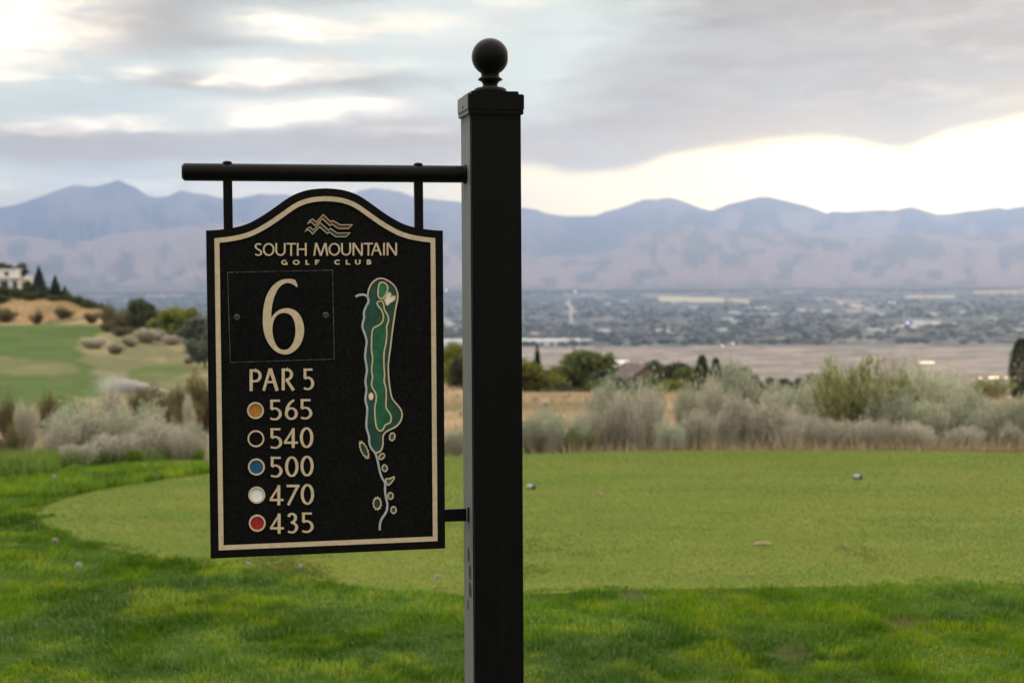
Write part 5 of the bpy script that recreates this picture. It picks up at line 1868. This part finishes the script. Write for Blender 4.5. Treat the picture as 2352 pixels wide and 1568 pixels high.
for a, k in [(2254, .8), (2276, 1.0), (2284, 1.1), (2293, .9), (2306, .7), (2313, .7), (2327, 1.0), (2334, .9)]:
    lamp(a, 560, 875, .26 * k, M_LAMP, 'warm lit lamp in the row beyond the rounded hedge', 'row of warm lamps beyond the hedge')
for a, r_, yy in [(1685, 3500, 792), (1660, 3300, 822), (2044, 9000, 700), (2055, 9000, 701), (1025, 8000, 668), (1322, 8200, 672)]:
    lamp(a, r_, yy, .00042 * r_, M_LAMPW, 'white lamp glowing in the hazy valley town', 'white lamps in the valley town')
lamp(2085, 5200, 748, 2.9, M_LAMPV, 'violet lamp glowing beside the pale road in the valley town', None)
gx_, gy_ = at(2128, 1950)
gl = empty('lit_pavilion', (gx_, gy_, tz(gx_, gy_)))
tag(gl, 'small building with a warm lit front on the beige terrace', 'building')
zt_ = Zy(1950, 836) - tz(gx_, gy_)
boxm('wall', -11, 11, 0, 12, -4, zt_, M_WALLB, gl)
boxm('lit_window', -10.5, 10.5, -.25, .02, zt_ - 3.4, zt_ - .4, mat('lit_glass', (.9, .8, .6), .5, emit=(1.0, .80, .50, 2.6)), gl)
boxm('roof', -12, 12, -1.2, 13, zt_ + .01, zt_ + .6, M_ROOFG, gl)

# ------------------------------------------------------------------ small things on the turf
M_MARK = mat('grey_tee_marker', (.34, .325, .35), .5, .3, vary=.15, vscale=40)
M_MARKD = mat('dark_tee_marker', (.035, .035, .04), .5, .4)
M_CLOCK = mat('seed_down', (.48, .46, .40), .9, .05, translucent=.4)
M_STEM = mat('dandelion_stem', (.14, .18, .05), .7, .2)


def tee_marker(u_, v_, rz, label):
    x_, y_ = on_turf(u_, v_ + 7, .012)
    o = empty('tee_marker', (x_, y_, .020), rz)
    tag(o, label, 'tee marker')
    body = lathe('body', [(.020, 0), (.024, .006), (.025, .056), (.023, .064), (.014, .068)], M_MARK, o, (0, 0, 0), 20)
    lathe('base_ring', [(.024, -.012), (.027, -.008), (.027, .004), (.024, .007)], M_MARKD, body, (0, 0, 0), 20)
    for ob in (o,):
        ob.rotation_euler = (R(90), 0, rz)
        ob.location.z = .004 + .020
        ob.scale = (.75, .75, .75)
    return o


tee_marker(1224, 1117, R(248), 'small grey tee marker lying on the mown tee close to the post')
tee_marker(1979, 1098, R(242), 'small grey tee marker lying on the mown tee before the tall leafy shrub')


def dandelion(u_, v_, hh, rad, label, group=None):
    r_ = EYE * FOC / (v_ + 12 - 625)
    x_, y_ = (u_ - 1176) / FOC * r_, r_
    o = empty('dandelion', (x_, y_, 0))
    tag(o, label, 'dandelion', group)
    lathe('stem', [(.0018, 0), (.0014, hh)], M_STEM, o, (0, 0, -.002), 6)
    g_ = np.random.default_rng(int(u_))
    n_ = 260
    d_ = g_.normal(size=(n_, 3))
    d_ /= np.linalg.norm(d_, axis=1)[:, None]
    U_, V2 = rand_axes(g_, n_, np.full(n_, rad * .28))
    LV, LF = quads(d_ * rad * g_.uniform(.5, 1, (n_, 1)) + np.array([0, 0, hh + rad * .6]), U_, V2)
    mk_np('seed_head', LV, LF, M_CLOCK, parent=o)


GD = 'dandelion clocks in the rough'
for u_, v_, hh, rad in [(117, 1253, .055, .017), (171, 1318, .065, .018), (563, 1308, .05, .012), (684, 1314, .05, .012), (1000, 1345, .055, .014), (118, 1103, .07, .015)]:
    dandelion(u_, v_, hh, rad, 'white dandelion seed head standing in the grass', GD)
M_DIV = mat('pale_divot', (.24, .215, .12), .95, .05, vary=.3, vscale=60)
for u_, v_, wd_ in [(1376, 1138, .035), (1755, 1255, .055), (1940, 1262, .02), (410, 1236, .016)]:
    x_, y_ = on_turf(u_, v_, .012)
    g_ = np.random.default_rng(int(u_))
    lp = [(wd_ * math.cos(a) * g_.uniform(.7, 1.2), wd_ * .45 * math.sin(a) * g_.uniform(.7, 1.2)) for a in np.linspace(0, 6.283, 13)[:-1]]
    vv = [(a, b_, 0) for a, b_ in lp] + [(a * .6, b_ * .6, .014 + .004 * g_.random()) for a, b_ in lp] + [(0, 0, .019)]
    ff = [(i, (i + 1) % 12, 12 + (i + 1) % 12, 12 + i) for i in range(12)] + [(12 + i, 12 + (i + 1) % 12, 24) for i in range(12)]
    dv = mk('divot', vv, ff, M_DIV)
    dv.location = (x_, y_, .011)
    tag(dv, 'pale scuffed divot lump on the mown tee', 'divot', 'divots on the tee')

# sprinkler with its plume of droplets
spx, spy = at(388, 66)
spz = tz(spx, spy)
sk = empty('sprinkler', (spx, spy, spz))
tag(sk, 'lawn sprinkler throwing a white plume of spray above the lower fairway', 'sprinkler')
zn = Zy(66, 899)
lathe('riser', [(.05, 0), (.045, max(.2, zn - spz))], M_POLE, sk, (0, 0, -.1), 12)
g = np.random.default_rng(55)
n = 52000
t = g.beta(1.5, 2.3, n) * 1.35
X_ = -t * 2.75
Zm_ = .02 + .66 * t - .30 * t * t
sp_ = .014 + .26 * t ** 1.5
Yd = g.normal(0, 1, n) * sp_ * 1.2 + t * .8
Zd = Zm_ + g.normal(0, 1, n) * sp_ * .75 - np.abs(g.normal(0, 1, n)) * .16 * t
sz = g.uniform(.008, .015, n) * (1.25 - .5 * t)
tet = np.array([(1, 0, -.5), (-.6, .8, -.5), (-.6, -.8, -.5), (0, 0, .9)])
V_ = tet[None] * sz[:, None, None] + np.stack([X_, Yd, Zd], -1)[:, None, :]
F_ = (4 * np.arange(n))[:, None, None] + np.array([[0, 1, 3], [1, 2, 3], [2, 0, 3], [0, 2, 1]])[None]
dr = mk_np('spray', V_.reshape(-1, 3), F_.reshape(-1, 3), mat('water_spray', (.82, .82, .80), .4, .5, translucent=.5), parent=sk)
dr.location = (0, 0, zn - spz)
dr['kind'] = 'stuff'
